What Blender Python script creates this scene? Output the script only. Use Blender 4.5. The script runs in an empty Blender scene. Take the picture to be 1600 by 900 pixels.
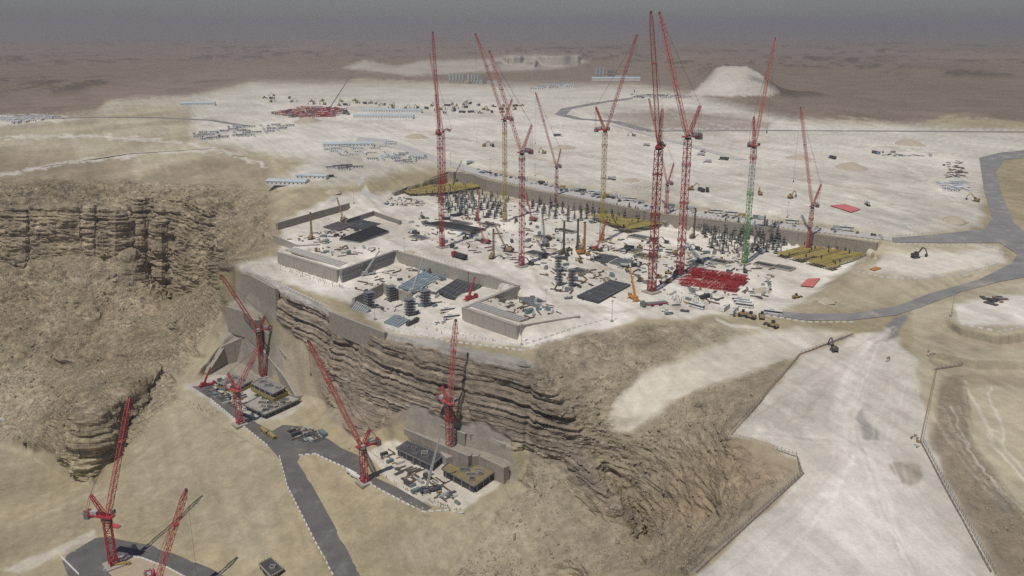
import bpy, math, random
import numpy as np
from mathutils import Vector, Matrix
from mathutils.geometry import delaunay_2d_cdt
random.seed(7)
scene = bpy.context.scene
COL = scene.collection

# ------------------------------------------------------------------ camera
F, VH, H = 1330.0, 40.0, 180.0          # focal length in photo pixels, horizon row, height above the site floor
PITCH = math.atan((450 - VH) / F)
cam = bpy.data.cameras.new('camera'); camo = bpy.data.objects.new('camera', cam); COL.objects.link(camo)
cam.sensor_width = 36; cam.lens = 36 * F / 1600; cam.clip_start = 1; cam.clip_end = 200000
camo.location = (0, 0, H); camo.rotation_euler = (math.pi / 2 - PITCH, 0, 0)
scene.camera = camo
# ------------------------------------------------------------------ world, sun
SUN_EL, SUN_AZ = math.radians(65), math.radians(-149)      # sun behind the camera, to the left
wd = bpy.data.worlds.new('World'); scene.world = wd; wd.use_nodes = True
nt = wd.node_tree
sky = nt.nodes.new('ShaderNodeTexSky'); sky.sky_type = 'NISHITA'; sky.sun_disc = False
sky.sun_elevation = SUN_EL; sky.sun_rotation = SUN_AZ
sky.dust_density = 1.0; sky.air_density = 1.2; sky.ozone_density = 3.0; sky.altitude = 600
tn = nt.nodes.new('ShaderNodeMix'); tn.data_type = 'RGBA'; tn.blend_type = 'MULTIPLY'; tn.inputs[0].default_value = 1; tn.inputs[7].default_value = (.80, .845, 1.06, 1)      # dust-veiled sky
nt.links.new(sky.outputs[0], tn.inputs[6]); nt.links.new(tn.outputs[2], nt.nodes['Background'].inputs[0])
nt.nodes['Background'].inputs[1].default_value = 0.056
sl = bpy.data.lights.new('sun', 'SUN'); sl.energy = 3.7; sl.angle = math.radians(0.6); sl.color = (1, .94, .84)
so = bpy.data.objects.new('sun', sl); COL.objects.link(so)
sdir = Vector((math.sin(SUN_AZ) * math.cos(SUN_EL), math.cos(SUN_AZ) * math.cos(SUN_EL), math.sin(SUN_EL)))
so.rotation_euler = sdir.to_track_quat('Z', 'Y').to_euler()
scene.view_settings.view_transform = 'Standard'; scene.view_settings.look = 'None'
scene.view_settings.exposure = -0.3; scene.view_settings.gamma = 1
scene.cycles.use_denoising = False; scene.cycles.max_bounces = 6; scene.cycles.volume_bounces = 1

# ------------------------------------------------------------------ pixel -> place
CP, SP = math.cos(PITCH), math.sin(PITCH)
def rays(u, v):
    x = (np.asarray(u, float) - 800) / F; y = (450 - np.asarray(v, float)) / F
    return x, CP + y * SP, -SP + y * CP
def place(u, v, z):
    dx, dy, dz = rays(u, v); t = (H - np.asarray(z, float)) / (-dz)
    return dx * t, dy * t
def pix(p):
    x, y, z = p[0], p[1], p[2] - H
    d = y * CP - z * SP; up = y * SP + z * CP
    return 800 + F * x / d, 450 - F * up / d
def P(u, v, z):
    x, y = place(u, v, z); return Vector((float(x), float(y), z))

# ------------------------------------------------------------------ noise
def h3(ix, iy, iz, s):
    n = (ix * 374761393 + iy * 668265263 + iz * 1274126177 + s * 974711) & 0x7fffffff
    n = ((n ^ (n >> 13)) * 1103515245 + 12345) & 0x7fffffff
    n = ((n ^ (n >> 15)) * 668265263) & 0x7fffffff
    return ((n ^ (n >> 16)) & 0xffff) / 65535.0
def vnoise(x, y, z, s=0):
    ix, iy, iz = np.floor(x).astype(np.int64), np.floor(y).astype(np.int64), np.floor(z).astype(np.int64)
    fx, fy, fz = x - ix, y - iy, z - iz
    fx, fy, fz = fx*fx*(3-2*fx), fy*fy*(3-2*fy), fz*fz*(3-2*fz)
    r = 0
    for a in (0, 1):
        wx = fx if a else 1 - fx
        for b in (0, 1):
            wy = fy if b else 1 - fy
            for c in (0, 1):
                r = r + wx * wy * (fz if c else 1 - fz) * h3(ix + a, iy + b, iz + c, s)
    return r * 2 - 1
def fbm(x, y, z, o=4, s=0):
    r, a, k = 0, .5, 1
    for i in range(o):
        r = r + a * vnoise(x * k, y * k, z * k, s + i); a *= .5; k *= 2.03
    return r
def sstep(a, b, x):
    t = np.clip((x - a) / (b - a), 0, 1); return t * t * (3 - 2 * t)

# ------------------------------------------------------------------ relief: contour and break lines (photo column, row, height in metres)
LINES = []
def line(*p): LINES.append(p)
def wall_foot(top, zt, zb):
    out = []
    for i, (u, v) in enumerate(top):
        q = P(u, v, zt[i] if isinstance(zt, list) else zt); q.z = zb; out.append((*pix(q), zb))
    return out
for v, z in ((41, 0), (50, 4), (62, 6), (78, 9), (92, 11)):
    line((-700, v, z), (2300, v, z))
line((-700, 110, 12), (520, 112, 13)); line((930, 108, 13), (1080, 118, 15)); line((1240, 118, 13), (2300, 115, 13))
# spoil heaps
line((535, 107, 16), (570, 97, 40), (610, 108, 30), (650, 97, 46), (760, 98, 46), (800, 87, 62), (835, 95, 55), (850, 87, 66), (905, 88, 66), (918, 100, 22))
line((545, 118, 14), (640, 126, 15), (800, 122, 14), (925, 112, 14))
line((1080, 147, 20), (1096, 132, 40), (1110, 124, 52), (1124, 117, 62), (1146, 114, 67), (1166, 115, 65), (1176, 122, 55), (1192, 127, 48), (1204, 138, 32), (1224, 150, 18))
line((1060, 152, 17), (1150, 158, 17), (1230, 160, 17))
line((1215, 195, 17), (1255, 186, 26), (1320, 177, 32), (1370, 186, 24), (1400, 196, 17))
line((1475, 195, 17), (1510, 172, 24), (1560, 176, 22), (1640, 190, 17))
# the pale plain above the site
line((-700, 200, 2), (0, 192, 8), (120, 190, 14), (170, 160, 17), (400, 133, 17), (700, 140, 17), (1000, 140, 17), (1240, 200, 17), (1600, 212, 17), (2300, 220, 17))
line((0, 225, 6), (160, 222, 12), (300, 222, 17), (440, 240, 17), (520, 250, 17), (620, 240, 17), (700, 246, 17), (870, 277, 17), (1060, 302, 17), (1250, 336, 17), (1400, 352, 15), (1530, 340, 13))
line((720, 259, 13.2), (880, 290, 13.2), (1060, 317, 13.2), (1250, 349, 13.2), (1390, 368, 12.6))
WALL_BACK = [(742, 273), (762, 281), (850, 300), (940, 316), (1020, 332), (1130, 345), (1250, 362), (1372, 379)]
line(*[(u, v, 13) for u, v in WALL_BACK]); line(*wall_foot(WALL_BACK, 13, 0))
line((1400, 378, 11), (1470, 373, 10.5), (1545, 368, 10)); line((1545, 240, 17), (1545, 290, 15), (1570, 350, 11), (1590, 400, 8), (1500, 440, 5), (1410, 482, 0))
line((1600, 236, 17), (2300, 240, 17)); line((1600, 330, 13), (2300, 340, 13)); line((1620, 440, 7), (2300, 460, 5))
# east side of the pit
line((1372, 385, 7), (1330, 425, 7), (1300, 448, 5), (1240, 475, 0.5)); line((1352, 397, 0), (1310, 425, 0), (1275, 455, 0), (1215, 472, 0))
line((1400, 390, 10), (1540, 385, 9), (1565, 405, 8), (1530, 428, 8), (1420, 436, 8), (1345, 424, 8))
line((1300, 470, 0), (1400, 465, 1), (1520, 445, 4))
# site floor
line((600, 322, 0), (700, 330, 0), (900, 345, 0), (1150, 400, 0)); line((690, 385, 0), (860, 420, 0), (1050, 455, 0), (1200, 482, 0))
line((620, 310, 0), (720, 312, 0), (760, 312, 0)); line((600, 300, 4), (640, 290, 8), (700, 268, 13), (742, 272, 13)); line((555, 300, 8), (575, 275, 14), (610, 262, 17))
line((430, 345, 3), (500, 325, 4), (560, 312, 4)); line((520, 310, 10), (470, 312, 10), (430, 335, 6))
line((440, 372, -2), (520, 362, -2), (600, 352, -1), (640, 345, 0)); line((450, 392, 0), (530, 380, 0), (620, 378, 0), (700, 397, 0))
# the excavated court, its walls and terraces
BLOCK_W = [(437, 394), (530, 422), (618, 391)]
line(*[(u, v, 0) for u, v in BLOCK_W]); line(*wall_foot(BLOCK_W, 0, -10))
COURT_BACK = [(618, 391), (654, 401), (735, 425), (768, 431), (808, 446)]
line(*[(u, v, 0) for u, v in COURT_BACK]); line(*wall_foot(COURT_BACK, 0, -10))
BLOCK_E = [(808, 446), (726, 480), (812, 509), (905, 494)]
line(*[(u, v, 0) for u, v in BLOCK_E]); line(*wall_foot(BLOCK_E[1:3], 0, -9)); line((905, 496, -1), (940, 500, -2))
line((640, 440, -10), (600, 425, -10), (560, 440, -10), (545, 452, -10)); line((660, 500, -10), (700, 480, -10), (690, 450, -10), (740, 450, -10))
line((385, 421, -10), (440, 446, -10), (512, 478, -10), (516, 487, -10), (600, 519, -10), (680, 538, -10), (745, 553, -10), (818, 568, -10))
line((350, 417, -10), (395, 411, -10), (437, 412, -10))
line((830, 548, -8), (870, 528, -5), (920, 512, -2), (1000, 498, 0), (1130, 490, 0), (1210, 500, 0), (1330, 520, -1), (1390, 515, -1))
# cliff under the site and the two lower pads
line((392, 595, -82), (412, 598, -82), (470, 635, -82), (440, 655, -82), (372, 665, -82), (300, 610, -82), (340, 585, -82), (392, 595, -82))
line((340, 520, -60), (365, 515, -58), (290, 600, -82), (270, 625, -86))
line((357, 478, -42), (380, 485, -42)); line((385, 455, -28), (430, 480, -32))
line((480, 520, -40), (490, 560, -62), (500, 600, -76), (512, 650, -76), (560, 690, -76), (612, 690, -76))
line((560, 600, -52), (600, 640, -58), (641, 642, -57), (732, 676, -57), (800, 700, -57))
line((612, 692, -76), (634, 695, -76), (735, 735, -76), (785, 757, -76), (720, 800, -76), (660, 795, -76), (575, 752, -77), (590, 700, -76))
line((330, 620, -82), (380, 665, -82), (440, 700, -81), (540, 735, -78), (660, 797, -77)); line((440, 668, -81), (500, 678, -80), (560, 712, -78))
line((445, 720, -82), (480, 790, -86), (550, 900, -93), (600, 1000, -98))
line((818, 568, -10), (832, 574, -12), (870, 620, -25), (905, 680, -44), (948, 732, -64), (985, 780, -77), (1012, 834, -89))
line((800, 702, -57.5), (835, 690, -54), (870, 700, -56), (905, 712, -55), (930, 742, -58), (962, 788, -66), (992, 840, -79))
line((812, 716, -66), (860, 748, -67), (930, 806, -77)); line((820, 740, -75), (790, 800, -82), (700, 900, -93), (800, 905, -94), (910, 900, -95))
# gully and slopes to the right
line((880, 600, -20), (970, 572, -13), (1060, 556, -11), (1150, 552, -9), (1245, 552, -6)); line((930, 650, -35), (1010, 650, -32), (1100, 640, -26))
line((1000, 748, -63), (1100, 735, -40), (1130, 692, -24)); line((1010, 880, -82), (1120, 800, -50), (1070, 880, -52))
line((1330, 525, -2), (1250, 555, -6), (1140, 682, -16), (1245, 716, -18), (1253, 742, -20), (1080, 898, -34), (1000, 1100, -50))
line((1390, 520, -2), (1350, 600, -8), (1330, 700, -16), (1300, 800, -24), (1280, 900, -32), (1260, 1250, -55))
line((1420, 480, 0), (1460, 580, -8), (1440, 690, -15), (1500, 800, -24), (1550, 900, -32), (1700, 1250, -55))
line((1480, 470, 5), (1490, 500, 4), (1560, 518, 4), (1700, 490, 5)); line((1485, 499, 4), (1502, 511, 4), (1560, 523, 4), (1640, 512, 4)); line((1474, 510, -1), (1500, 527, -2), (1560, 541, -2.5), (1640, 531, -2.5))
line((1452, 546, -4), (1520, 561, -4), (1640, 564, -4)); line((1456, 560, -9), (1520, 578, -10), (1640, 582, -10)); line((1500, 600, -11), (1530, 700, -18), (1600, 800, -27), (1900, 850, -30)); line((2300, 700, -15), (2300, 1250, -60))
# foreground slopes, valley and gorge on the left
line((410, 740, -88), (350, 790, -96), (300, 830, -100), (240, 850, -101)); line((100, 868, -101), (180, 840, -101), (330, 900, -101), (120, 900, -101), (100, 1000, -103), (400, 1000, -103))
line((270, 660, -92), (200, 740, -104), (150, 765, -113), (60, 790, -118), (-100, 830, -125)); line((0, 900, -110), (-300, 950, -122), (-700, 1000, -140), (-700, 1250, -150), (700, 1250, -130))
line((120, 748, -120), (95, 745, -130), (60, 720, -150), (0, 700, -160), (-200, 700, -168)); line((90, 610, -148), (20, 640, -160), (-200, 640, -165)); line((240, 585, -90), (202, 610, -84), (166, 636, -76), (136, 655, -76), (122, 690, -98), (116, 742, -119))
line((128, 750, -119), (152, 752, -117), (187, 692, -104), (207, 642, -97), (245, 600, -93)); line((110, 640, -118), (120, 620, -118))
line((-700, 290, 2), (-60, 296, 2), (0, 302, 1), (30, 296, 2), (62, 286, 3), (95, 296, 1), (120, 288, 2), (150, 282, 3), (185, 290, 0), (215, 312, -6), (240, 300, -2), (300, 305, -2), (350, 308, -2), (425, 300, 0))
line((-700, 385, -50), (-40, 376, -48), (0, 368, -46), (40, 374, -48), (80, 358, -43), (120, 366, -46), (155, 356, -43), (190, 369, -49), (225, 388, -66), (250, 432, -95), (268, 468, -118))
line((-700, 340, -12), (0, 328, -12), (120, 325, -12), (180, 331, -15), (203, 345, -28)); line((236, 345, -34), (238, 380, -60))
line((268, 470, -118), (290, 450, -104), (320, 442, -90), (350, 427, -68)); line((300, 372, -36), (345, 345, -18), (400, 350, -12)); line((288, 420, -76), (285, 380, -46)); line((250, 330, -16), (262, 360, -46), (258, 400, -76)); line((325, 330, -8), (330, 380, -40), (345, 405, -56))
line((-700, 500, -105), (0, 490, -104), (60, 500, -112), (120, 490, -104), (220, 510, -118), (280, 520, -116)); line((0, 580, -142), (60, 560, -134), (100, 575, -142), (200, 570, -130), (260, 570, -112), (320, 560, -84))
line((100, 400, -62), (130, 450, -84), (160, 500, -112), (150, 560, -132)); line((200, 400, -60), (215, 450, -92)); line((40, 420, -74), (50, 470, -100))
line((340, 470, -66), (320, 500, -78), (300, 540, -86)); line((-700, 620, -160), (-200, 640, -165))

B1 = [(641, 641), (732, 676), (749, 673), (795, 693)]; B2 = [(636, 668), (737, 711), (751, 709), (793, 729)]
ZWL, ZWR = [-80, -67, -60], [-60, -64, -74, -80]
line((600, 640, -56), (616, 664, -66), (618, 690, -75)); line((560, 600, -50), (610, 625, -50), (641, 636, -56.5))
BANK, WING_T = [(614, 301), (655, 284), (700, 268), (742, 273)], [(388, 497), (425, 519), (454, 556)]
PIT_A = [(552, 466), (598, 443), (642, 459)]
YARD1, YARD2, YARD3 = [(428, 368), (466, 384), (500, 382)], [(432, 349), (500, 330), (545, 318)], [(540, 344), (584, 330), (626, 345)]
TIP1, TIP2, WING_L, WING_R = [(378, 428), (392, 430), (432, 452)], [(357, 478), (386, 486), (404, 500)], [(318, 582), (345, 540), (386, 522)], [(386, 522), (420, 546), (456, 590), (472, 618)]
for q, zt, zb in ((B1, -57, -65.5), (B2, -65.5, -76), (YARD1, 0, -6), (YARD2, 6, 0), (YARD3, 2, -2), (TIP1, -12, -37), (TIP2, -38, -58), (WING_L, ZWL, -82), (WING_R, ZWR, -82), (PIT_A, -10, -18), (BANK, [4, 8, 13, 13], 0), (WING_T, [-44, -49, -60], -62)):
    line(*[(u, v - 2, zt[i] if isinstance(zt, list) else zt) for i, (u, v) in enumerate(q)]); line(*wall_foot(q, zt, zb))
line((575, 480, -18), (612, 470, -18), (600, 488, -18)); line((550, 484, -10), (585, 499, -10), (618, 496, -10), (650, 475, -10))
ROADS = [[(300, 604), (332, 604), (372, 638), (402, 662), (425, 674), (442, 664), (482, 668), (507, 682), (532, 700), (560, 712), (572, 740), (620, 762), (674, 793), (664, 800), (590, 762), (540, 730), (492, 709), (470, 711), (464, 722), (484, 752), (527, 830), (566, 906), (524, 906), (488, 838), (448, 760), (436, 716), (418, 696), (382, 667), (330, 624)],
 [(94, 870), (148, 838), (166, 836), (235, 851), (330, 889), (362, 908), (110, 908)]]
GS = 2; U0, U1, V0, V1 = -700, 2300, 40, 1252
NU, NV = (U1 - U0) // GS + 1, (V1 - V0) // GS + 1
def relax():
    Z = None
    for lev in (32, 16, 8, 4, 2):
        nu, nv = (U1 - U0) // lev + 2, (V1 - V0) // lev + 2
        S = np.zeros((nv, nu)); Wt = np.zeros((nv, nu))
        for p in LINES:
            for a, b in zip(p[:-1], p[1:]):
                n = max(2, int(max(abs(b[0] - a[0]), abs(b[1] - a[1])) / (lev * .45)) + 1)
                t = np.linspace(0, 1, n)
                iu = np.rint((a[0] + (b[0] - a[0]) * t - U0) / lev).astype(int); iv = np.rint((a[1] + (b[1] - a[1]) * t - V0) / lev).astype(int)
                ok = (iu >= 0) & (iu < nu) & (iv >= 0) & (iv < nv)
                np.add.at(S, (iv[ok], iu[ok]), (a[2] + (b[2] - a[2]) * t)[ok]); np.add.at(Wt, (iv[ok], iu[ok]), 1)
        fix = Wt > 0; val = S / np.maximum(Wt, 1)
        if Z is None: Z = np.full((nv, nu), -20.0)
        else:
            yi = np.clip(np.arange(nv) / 2, 0, Z.shape[0] - 1.001); xi = np.clip(np.arange(nu) / 2, 0, Z.shape[1] - 1.001)
            y0, x0 = yi.astype(int), xi.astype(int); fy, fx = (yi - y0)[:, None], (xi - x0)[None]
            Z = (Z[y0][:, x0]*(1-fy)*(1-fx) + Z[y0+1][:, x0]*fy*(1-fx) + Z[y0][:, x0+1]*(1-fy)*fx + Z[y0+1][:, x0+1]*fy*fx)
        for it in range({32: 500, 16: 250, 8: 150, 4: 90, 2: 50}[lev]):
            Z[fix] = val[fix]
            Q = np.pad(Z, 1, mode='edge'); Z = (Q[:-2, 1:-1] + Q[2:, 1:-1] + Q[1:-1, :-2] + Q[1:-1, 2:]) / 4
        Z[fix] = val[fix]
    for it in range(2):
        Q = np.pad(Z, 1, mode='edge'); Z = .5 * Z + .125 * (Q[:-2, 1:-1] + Q[2:, 1:-1] + Q[1:-1, :-2] + Q[1:-1, 2:])
    return Z
ZG = relax()
# no overhangs: walking towards the camera the ground may not move away again
vv = V0 + GS * np.arange(ZG.shape[0]); uu = U0 + GS * np.arange(ZG.shape[1])
td = -rays(0, vv)[2] / rays(0, vv)[1]
rp = None
for i in range(ZG.shape[0]):
    if td[i] <= 1e-4: continue
    r = (H - ZG[i]) / td[i]
    if rp is not None:
        r = np.minimum(r, rp * .9995); ZG[i] = H - r * td[i]
    rp = r
def zat(u, v):
    x = np.clip((np.asarray(u, float) - U0) / GS, 0, ZG.shape[1] - 1.001); y = np.clip((np.asarray(v, float) - V0) / GS, 0, ZG.shape[0] - 1.001)
    x0, y0 = x.astype(int), y.astype(int); fx, fy = x - x0, y - y0
    return ZG[y0, x0]*(1-fx)*(1-fy) + ZG[y0, x0+1]*fx*(1-fy) + ZG[y0+1, x0]*(1-fx)*fy + ZG[y0+1, x0+1]*fx*fy
def G(u, v, dz=0.0):
    z = float(zat(u, v)); p = P(u, v, z); p.z += dz; return p

# ------------------------------------------------------------------ materials
def mat(name, col, rough=.85, metal=0.0, var=.12, scale=.6, bump=0.0):
    m = bpy.data.materials.new(name); m.use_nodes = True; t = m.node_tree; b = t.nodes['Principled BSDF']
    b.inputs['Roughness'].default_value = rough; b.inputs['Metallic'].default_value = metal
    n = t.nodes.new('ShaderNodeTexNoise'); n.inputs['Scale'].default_value = scale; n.inputs['Detail'].default_value = 5
    g = t.nodes.new('ShaderNodeNewGeometry'); t.links.new(g.outputs['Position'], n.inputs['Vector'])
    mx = t.nodes.new('ShaderNodeMix'); mx.data_type = 'RGBA'
    mx.inputs[6].default_value = (*[c * (1 - var) for c in col], 1); mx.inputs[7].default_value = (*[min(1, c * (1 + var)) for c in col], 1)
    t.links.new(n.outputs['Fac'], mx.inputs[0]); t.links.new(mx.outputs[2], b.inputs['Base Color'])
    if bump:
        bp = t.nodes.new('ShaderNodeBump'); bp.inputs['Distance'].default_value = bump; bp.inputs['Strength'].default_value = .6
        t.links.new(n.outputs['Fac'], bp.inputs['Height']); t.links.new(bp.outputs[0], b.inputs['Normal'])
    return m

def ground_material():
    m = bpy.data.materials.new('desert ground'); m.use_nodes = True; t = m.node_tree; b = t.nodes['Principled BSDF']
    N, Lk = t.nodes.new, t.links.new
    b.inputs['Roughness'].default_value = .95; b.inputs['Specular IOR Level'].default_value = .15
    at = N('ShaderNodeAttribute'); at.attribute_name = 'tint'; rk = N('ShaderNodeAttribute'); rk.attribute_name = 'rock'; rk2 = N('ShaderNodeAttribute'); rk2.attribute_name = 'rough'
    g = N('ShaderNodeNewGeometry')
    def noise(sc, det, rough=.6, vec=None):
        n = N('ShaderNodeTexNoise'); n.inputs['Scale'].default_value = sc; n.inputs['Detail'].default_value = det; n.inputs['Roughness'].default_value = rough
        Lk(vec or g.outputs['Position'], n.inputs['Vector']); return n.outputs['Fac']
    mp = N('ShaderNodeMapping'); mp.inputs['Scale'].default_value = (.03, .03, .55); Lk(g.outputs['Position'], mp.inputs['Vector'])
    st = noise(1.0, 6, .65, mp.outputs[0])
    n1, n2, n3 = noise(.012, 6), noise(.11, 6, .65), noise(.9, 5, .7)
    def math_(op, a, c):
        k = N('ShaderNodeMath'); k.operation = op
        for i, x in enumerate((a, c)):
            if isinstance(x, (int, float)): k.inputs[i].default_value = x
            else: Lk(x, k.inputs[i])
        return k.outputs[0]
    def rng(x, lo, hi, a=.3, c=.7):
        k = N('ShaderNodeMapRange'); k.inputs[1].default_value = a; k.inputs[2].default_value = c; k.inputs[3].default_value = lo; k.inputs[4].default_value = hi; Lk(x, k.inputs[0]); return k.outputs[0]
    f = math_('MULTIPLY', rng(n1, .86, 1.14), rng(n2, .88, 1.12)); f = math_('MULTIPLY', f, rng(n3, .92, 1.08))
    sf = rng(st, .62, 1.3)
    rf = math_('ADD', math_('MULTIPLY', math_('SUBTRACT', sf, 1.0), rk.outputs['Fac']), 1.0)
    n4 = noise(.2, 8, .78); n5 = noise(.05, 7, .7); k4 = math_('MULTIPLY', rng(n4, .55, 1.4, .32, .68), rng(n5, .75, 1.25, .35, .65)); f = math_('MULTIPLY', f, math_('ADD', math_('MULTIPLY', math_('SUBTRACT', k4, 1.0), rk2.outputs['Fac']), 1.0))
    f = math_('MULTIPLY', f, rf)
    vm = N('ShaderNodeVectorMath'); vm.operation = 'SCALE'; Lk(at.outputs['Color'], vm.inputs[0]); Lk(f, vm.inputs['Scale'])
    Lk(vm.outputs[0], b.inputs['Base Color'])
    hh = math_('ADD', math_('MULTIPLY', n3, .35), math_('MULTIPLY', n2, 1.6)); hh = math_('ADD', hh, math_('MULTIPLY', math_('MULTIPLY', st, rk.outputs['Fac']), 2.5)); hh = math_('ADD', hh, math_('MULTIPLY', math_('MULTIPLY', n4, rk2.outputs['Fac']), 5.0))
    bp = N('ShaderNodeBump'); bp.inputs['Distance'].default_value = 1.0; bp.inputs['Strength'].default_value = .55; Lk(hh, bp.inputs['Height']); Lk(bp.outputs[0], b.inputs['Normal'])
    return m
GROUND = ground_material()

# ------------------------------------------------------------------ ground sheet
us = np.concatenate([np.arange(-700, -60, 12.0), np.arange(-60, 1660, 2.4), np.arange(1660, 2301, 12.0)])
vs = np.concatenate([np.arange(41.3, 60, 1.0), np.arange(60, 280, 1.8), np.arange(280, 915, 1.6), np.arange(915, 1250, 12.0)])
UU, VV = np.meshgrid(us, vs); ZZ = zat(UU, VV)
# blend the last metres so that the horizon row stays flat
XX, YY = place(UU, VV, ZZ)
wu = UU + 5 * fbm(XX / 14, YY / 14, ZZ / 14, 3, 50) * np.clip((VV - 40) / 200, .1, 1) * 2
wv = VV + 4 * fbm(XX / 14, YY / 14, ZZ / 14, 3, 60) * np.clip((VV - 40) / 200, .1, 1) * 2
def pmask(poly, fe, warp=True):
    a, c = (wu, wv) if warp else (UU, VV)
    ps = np.array(poly, float); lo, hi = ps.min(0) - fe - 12, ps.max(0) + fe + 12
    sel = (a > lo[0]) & (a < hi[0]) & (c > lo[1]) & (c < hi[1])
    x, y = a[sel], c[sel]; ins = np.zeros(x.shape, bool); d = np.full(x.shape, 1e9)
    for (x1, y1), (x2, y2) in zip(ps, np.roll(ps, -1, 0)):
        if y1 != y2: ins ^= ((y1 > y) != (y2 > y)) & (x < (x2 - x1) * (y - y1) / (y2 - y1) + x1)
        ex, ey = x2 - x1, y2 - y1; t = np.clip(((x - x1) * ex + (y - y1) * ey) / (ex * ex + ey * ey + 1e-9), 0, 1)
        d = np.minimum(d, np.hypot(x - x1 - t * ex, y - y1 - t * ey))
    out = np.zeros(a.shape); out[sel] = sstep(-fe, fe, np.where(ins, d, -d)); return out
TINT = np.zeros(UU.shape + (3,)); TINT[:] = (.385, .327, .212)
def paint(col, poly, fe=6, amt=1.0):
    k = (pmask(poly, fe) * amt)[..., None]; TINT[:] = TINT * (1 - k) + np.array(col) * k
SAND, PALE, WHITE, BROWN, ROCK, SCREE = (.455, .402, .288), (.61, .58, .495), (.69, .65, .565), (.232, .182, .135), (.315, .257, .178), (.34, .286, .207)
paint(BROWN, [(-700, 30), (2300, 30), (2300, 205), (1600, 190), (1480, 180), (1420, 195), (1330, 184), (1230, 190), (1080, 150), (985, 130), (840, 140), (700, 130), (560, 122), (530, 133), (390, 128), (300, 150), (165, 155), (150, 176), (0, 196), (-700, 205)], 3)
paint(PALE, [(140, 190), (175, 160), (300, 152), (400, 131), (700, 133), (1000, 136), (1090, 150), (1240, 190), (1420, 196), (1600, 207), (2300, 215), (2300, 320), (1600, 236), (1545, 250), (1530, 350), (1400, 372), (1250, 345), (1020, 315), (760, 265), (640, 262), (560, 285), (430, 292), (480, 250), (300, 225), (180, 222)], 12)
paint(WHITE, [(330, 190), (600, 175), (900, 170), (1100, 210), (1400, 215), (1500, 260), (1480, 330), (1150, 290), (800, 250), (640, 240), (400, 215)], 25, .7)
paint(PALE, [(535, 106), (570, 94), (620, 104), (660, 95), (760, 92), (800, 85), (905, 86), (920, 98), (860, 108), (640, 118)], 3, .55)
paint(PALE, [(1075, 148), (1108, 122), (1125, 114), (1170, 113), (1188, 124), (1222, 150), (1150, 150)], 2, .9)
paint(BROWN, [(930, 178), (1050, 170), (1210, 190), (1200, 203), (1000, 202)], 5, .6)
paint(SAND, [(0, 196), (150, 176), (200, 160), (300, 160), (300, 215), (430, 255), (440, 290), (0, 290), (-700, 290), (-700, 205)], 12)
paint(ROCK, [(-300, 235), (120, 232), (118, 255), (60, 285), (-300, 290)], 9, .8); paint(ROCK, [(60, 270), (205, 240), (210, 290), (0, 300)], 9, .8); paint(ROCK, [(220, 268), (330, 245), (425, 250), (420, 300), (220, 300)], 9, .85)
paint(WHITE, [(-100, 182), (60, 180), (130, 186), (20, 196), (-100, 200)], 3)
paint(WHITE, [(440, 345), (520, 305), (600, 300), (745, 303), (1372, 390), (1280, 455), (1230, 490), (1000, 498), (830, 545), (600, 515), (540, 470), (350, 418), (437, 400)], 5)
paint(SAND, [(1280, 460), (1372, 382), (1560, 380), (1590, 430), (1420, 478), (1200, 492)], 5, .8); paint(WHITE, [(1380, 398), (1560, 388), (1570, 410), (1450, 432), (1360, 425)], 5, .8)
paint(SAND, [(1420, 480), (1620, 430), (2300, 460), (2300, 900), (1560, 900), (1440, 690)], 6); paint(WHITE, [(1490, 475), (1620, 455), (1620, 512), (1500, 505)], 4)
paint(ROCK, [(-700, 290), (0, 285), (200, 285), (430, 300), (432, 385), (385, 412), (345, 440), (352, 500), (300, 560), (262, 640), (150, 700), (-700, 760)], 8, .8)
paint(SAND, [(-300, 560), (60, 570), (90, 640), (60, 720), (-300, 760)], 25, .6)
paint(SAND, [(230, 600), (340, 520), (400, 560), (470, 640), (420, 900), (200, 760)], 25, .45)
paint(SCREE, [(830, 545), (920, 515), (1120, 498), (1330, 522), (1250, 556), (1142, 682), (1250, 718), (1255, 742), (1085, 900), (700, 900), (830, 720)], 5)
paint(SAND, [(1110, 500), (1330, 522), (1250, 556), (1180, 580), (1050, 560)], 8, .8)
paint((.57, .525, .435), [(960, 668), (964, 628), (1000, 585), (1065, 560), (1150, 528), (1240, 512), (1330, 522), (1250, 553), (1160, 588), (1085, 614), (1022, 650), (990, 674)], 6)
paint((.34, .26, .17), [(1080, 700), (1140, 690), (1235, 725), (1190, 780), (1060, 830), (1000, 800)], 15, .6)
paint((.30, .25, .195), [(385, 425), (440, 446), (515, 490), (600, 520), (820, 570), (905, 690), (1005, 830), (960, 800), (850, 700), (640, 655), (560, 690), (510, 650), (480, 560), (430, 500), (428, 460)], 4, .9)
paint((.45, .385, .28), [(440, 520), (480, 530), (500, 640), (470, 640), (430, 560)], 6, .9)
paint(SAND, [(820, 740), (812, 690), (850, 690), (930, 790), (900, 900), (700, 900), (600, 860)], 20, .5)
paint((.56, .525, .45), [(1385, 515), (1430, 560), (1450, 690), (1555, 905), (1085, 905), (1255, 742), (1246, 716), (1145, 682), (1252, 558), (1340, 525)], 4)
paint((.64, .61, .54), [(1300, 600), (1325, 570), (1365, 565), (1340, 620), (1345, 680), (1420, 740), (1530, 910), (1100, 910), (1270, 770), (1320, 720), (1300, 660)], 12)
paint((.30, .25, .185), [(1470, 590), (1505, 585), (1515, 690), (1600, 810), (1660, 900), (1560, 905), (1450, 690)], 6)
paint((.30, .265, .2), [(1388, 724), (1398, 718), (1420, 722), (1436, 728), (1446, 744), (1440, 754), (1424, 758), (1412, 752), (1404, 742), (1392, 734)], 4, .75); paint((.27, .26, .25), [(1334, 640), (1343, 637), (1348, 652), (1362, 664), (1372, 676), (1368, 690), (1352, 688), (1346, 670), (1336, 656)], 4, .7)
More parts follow.
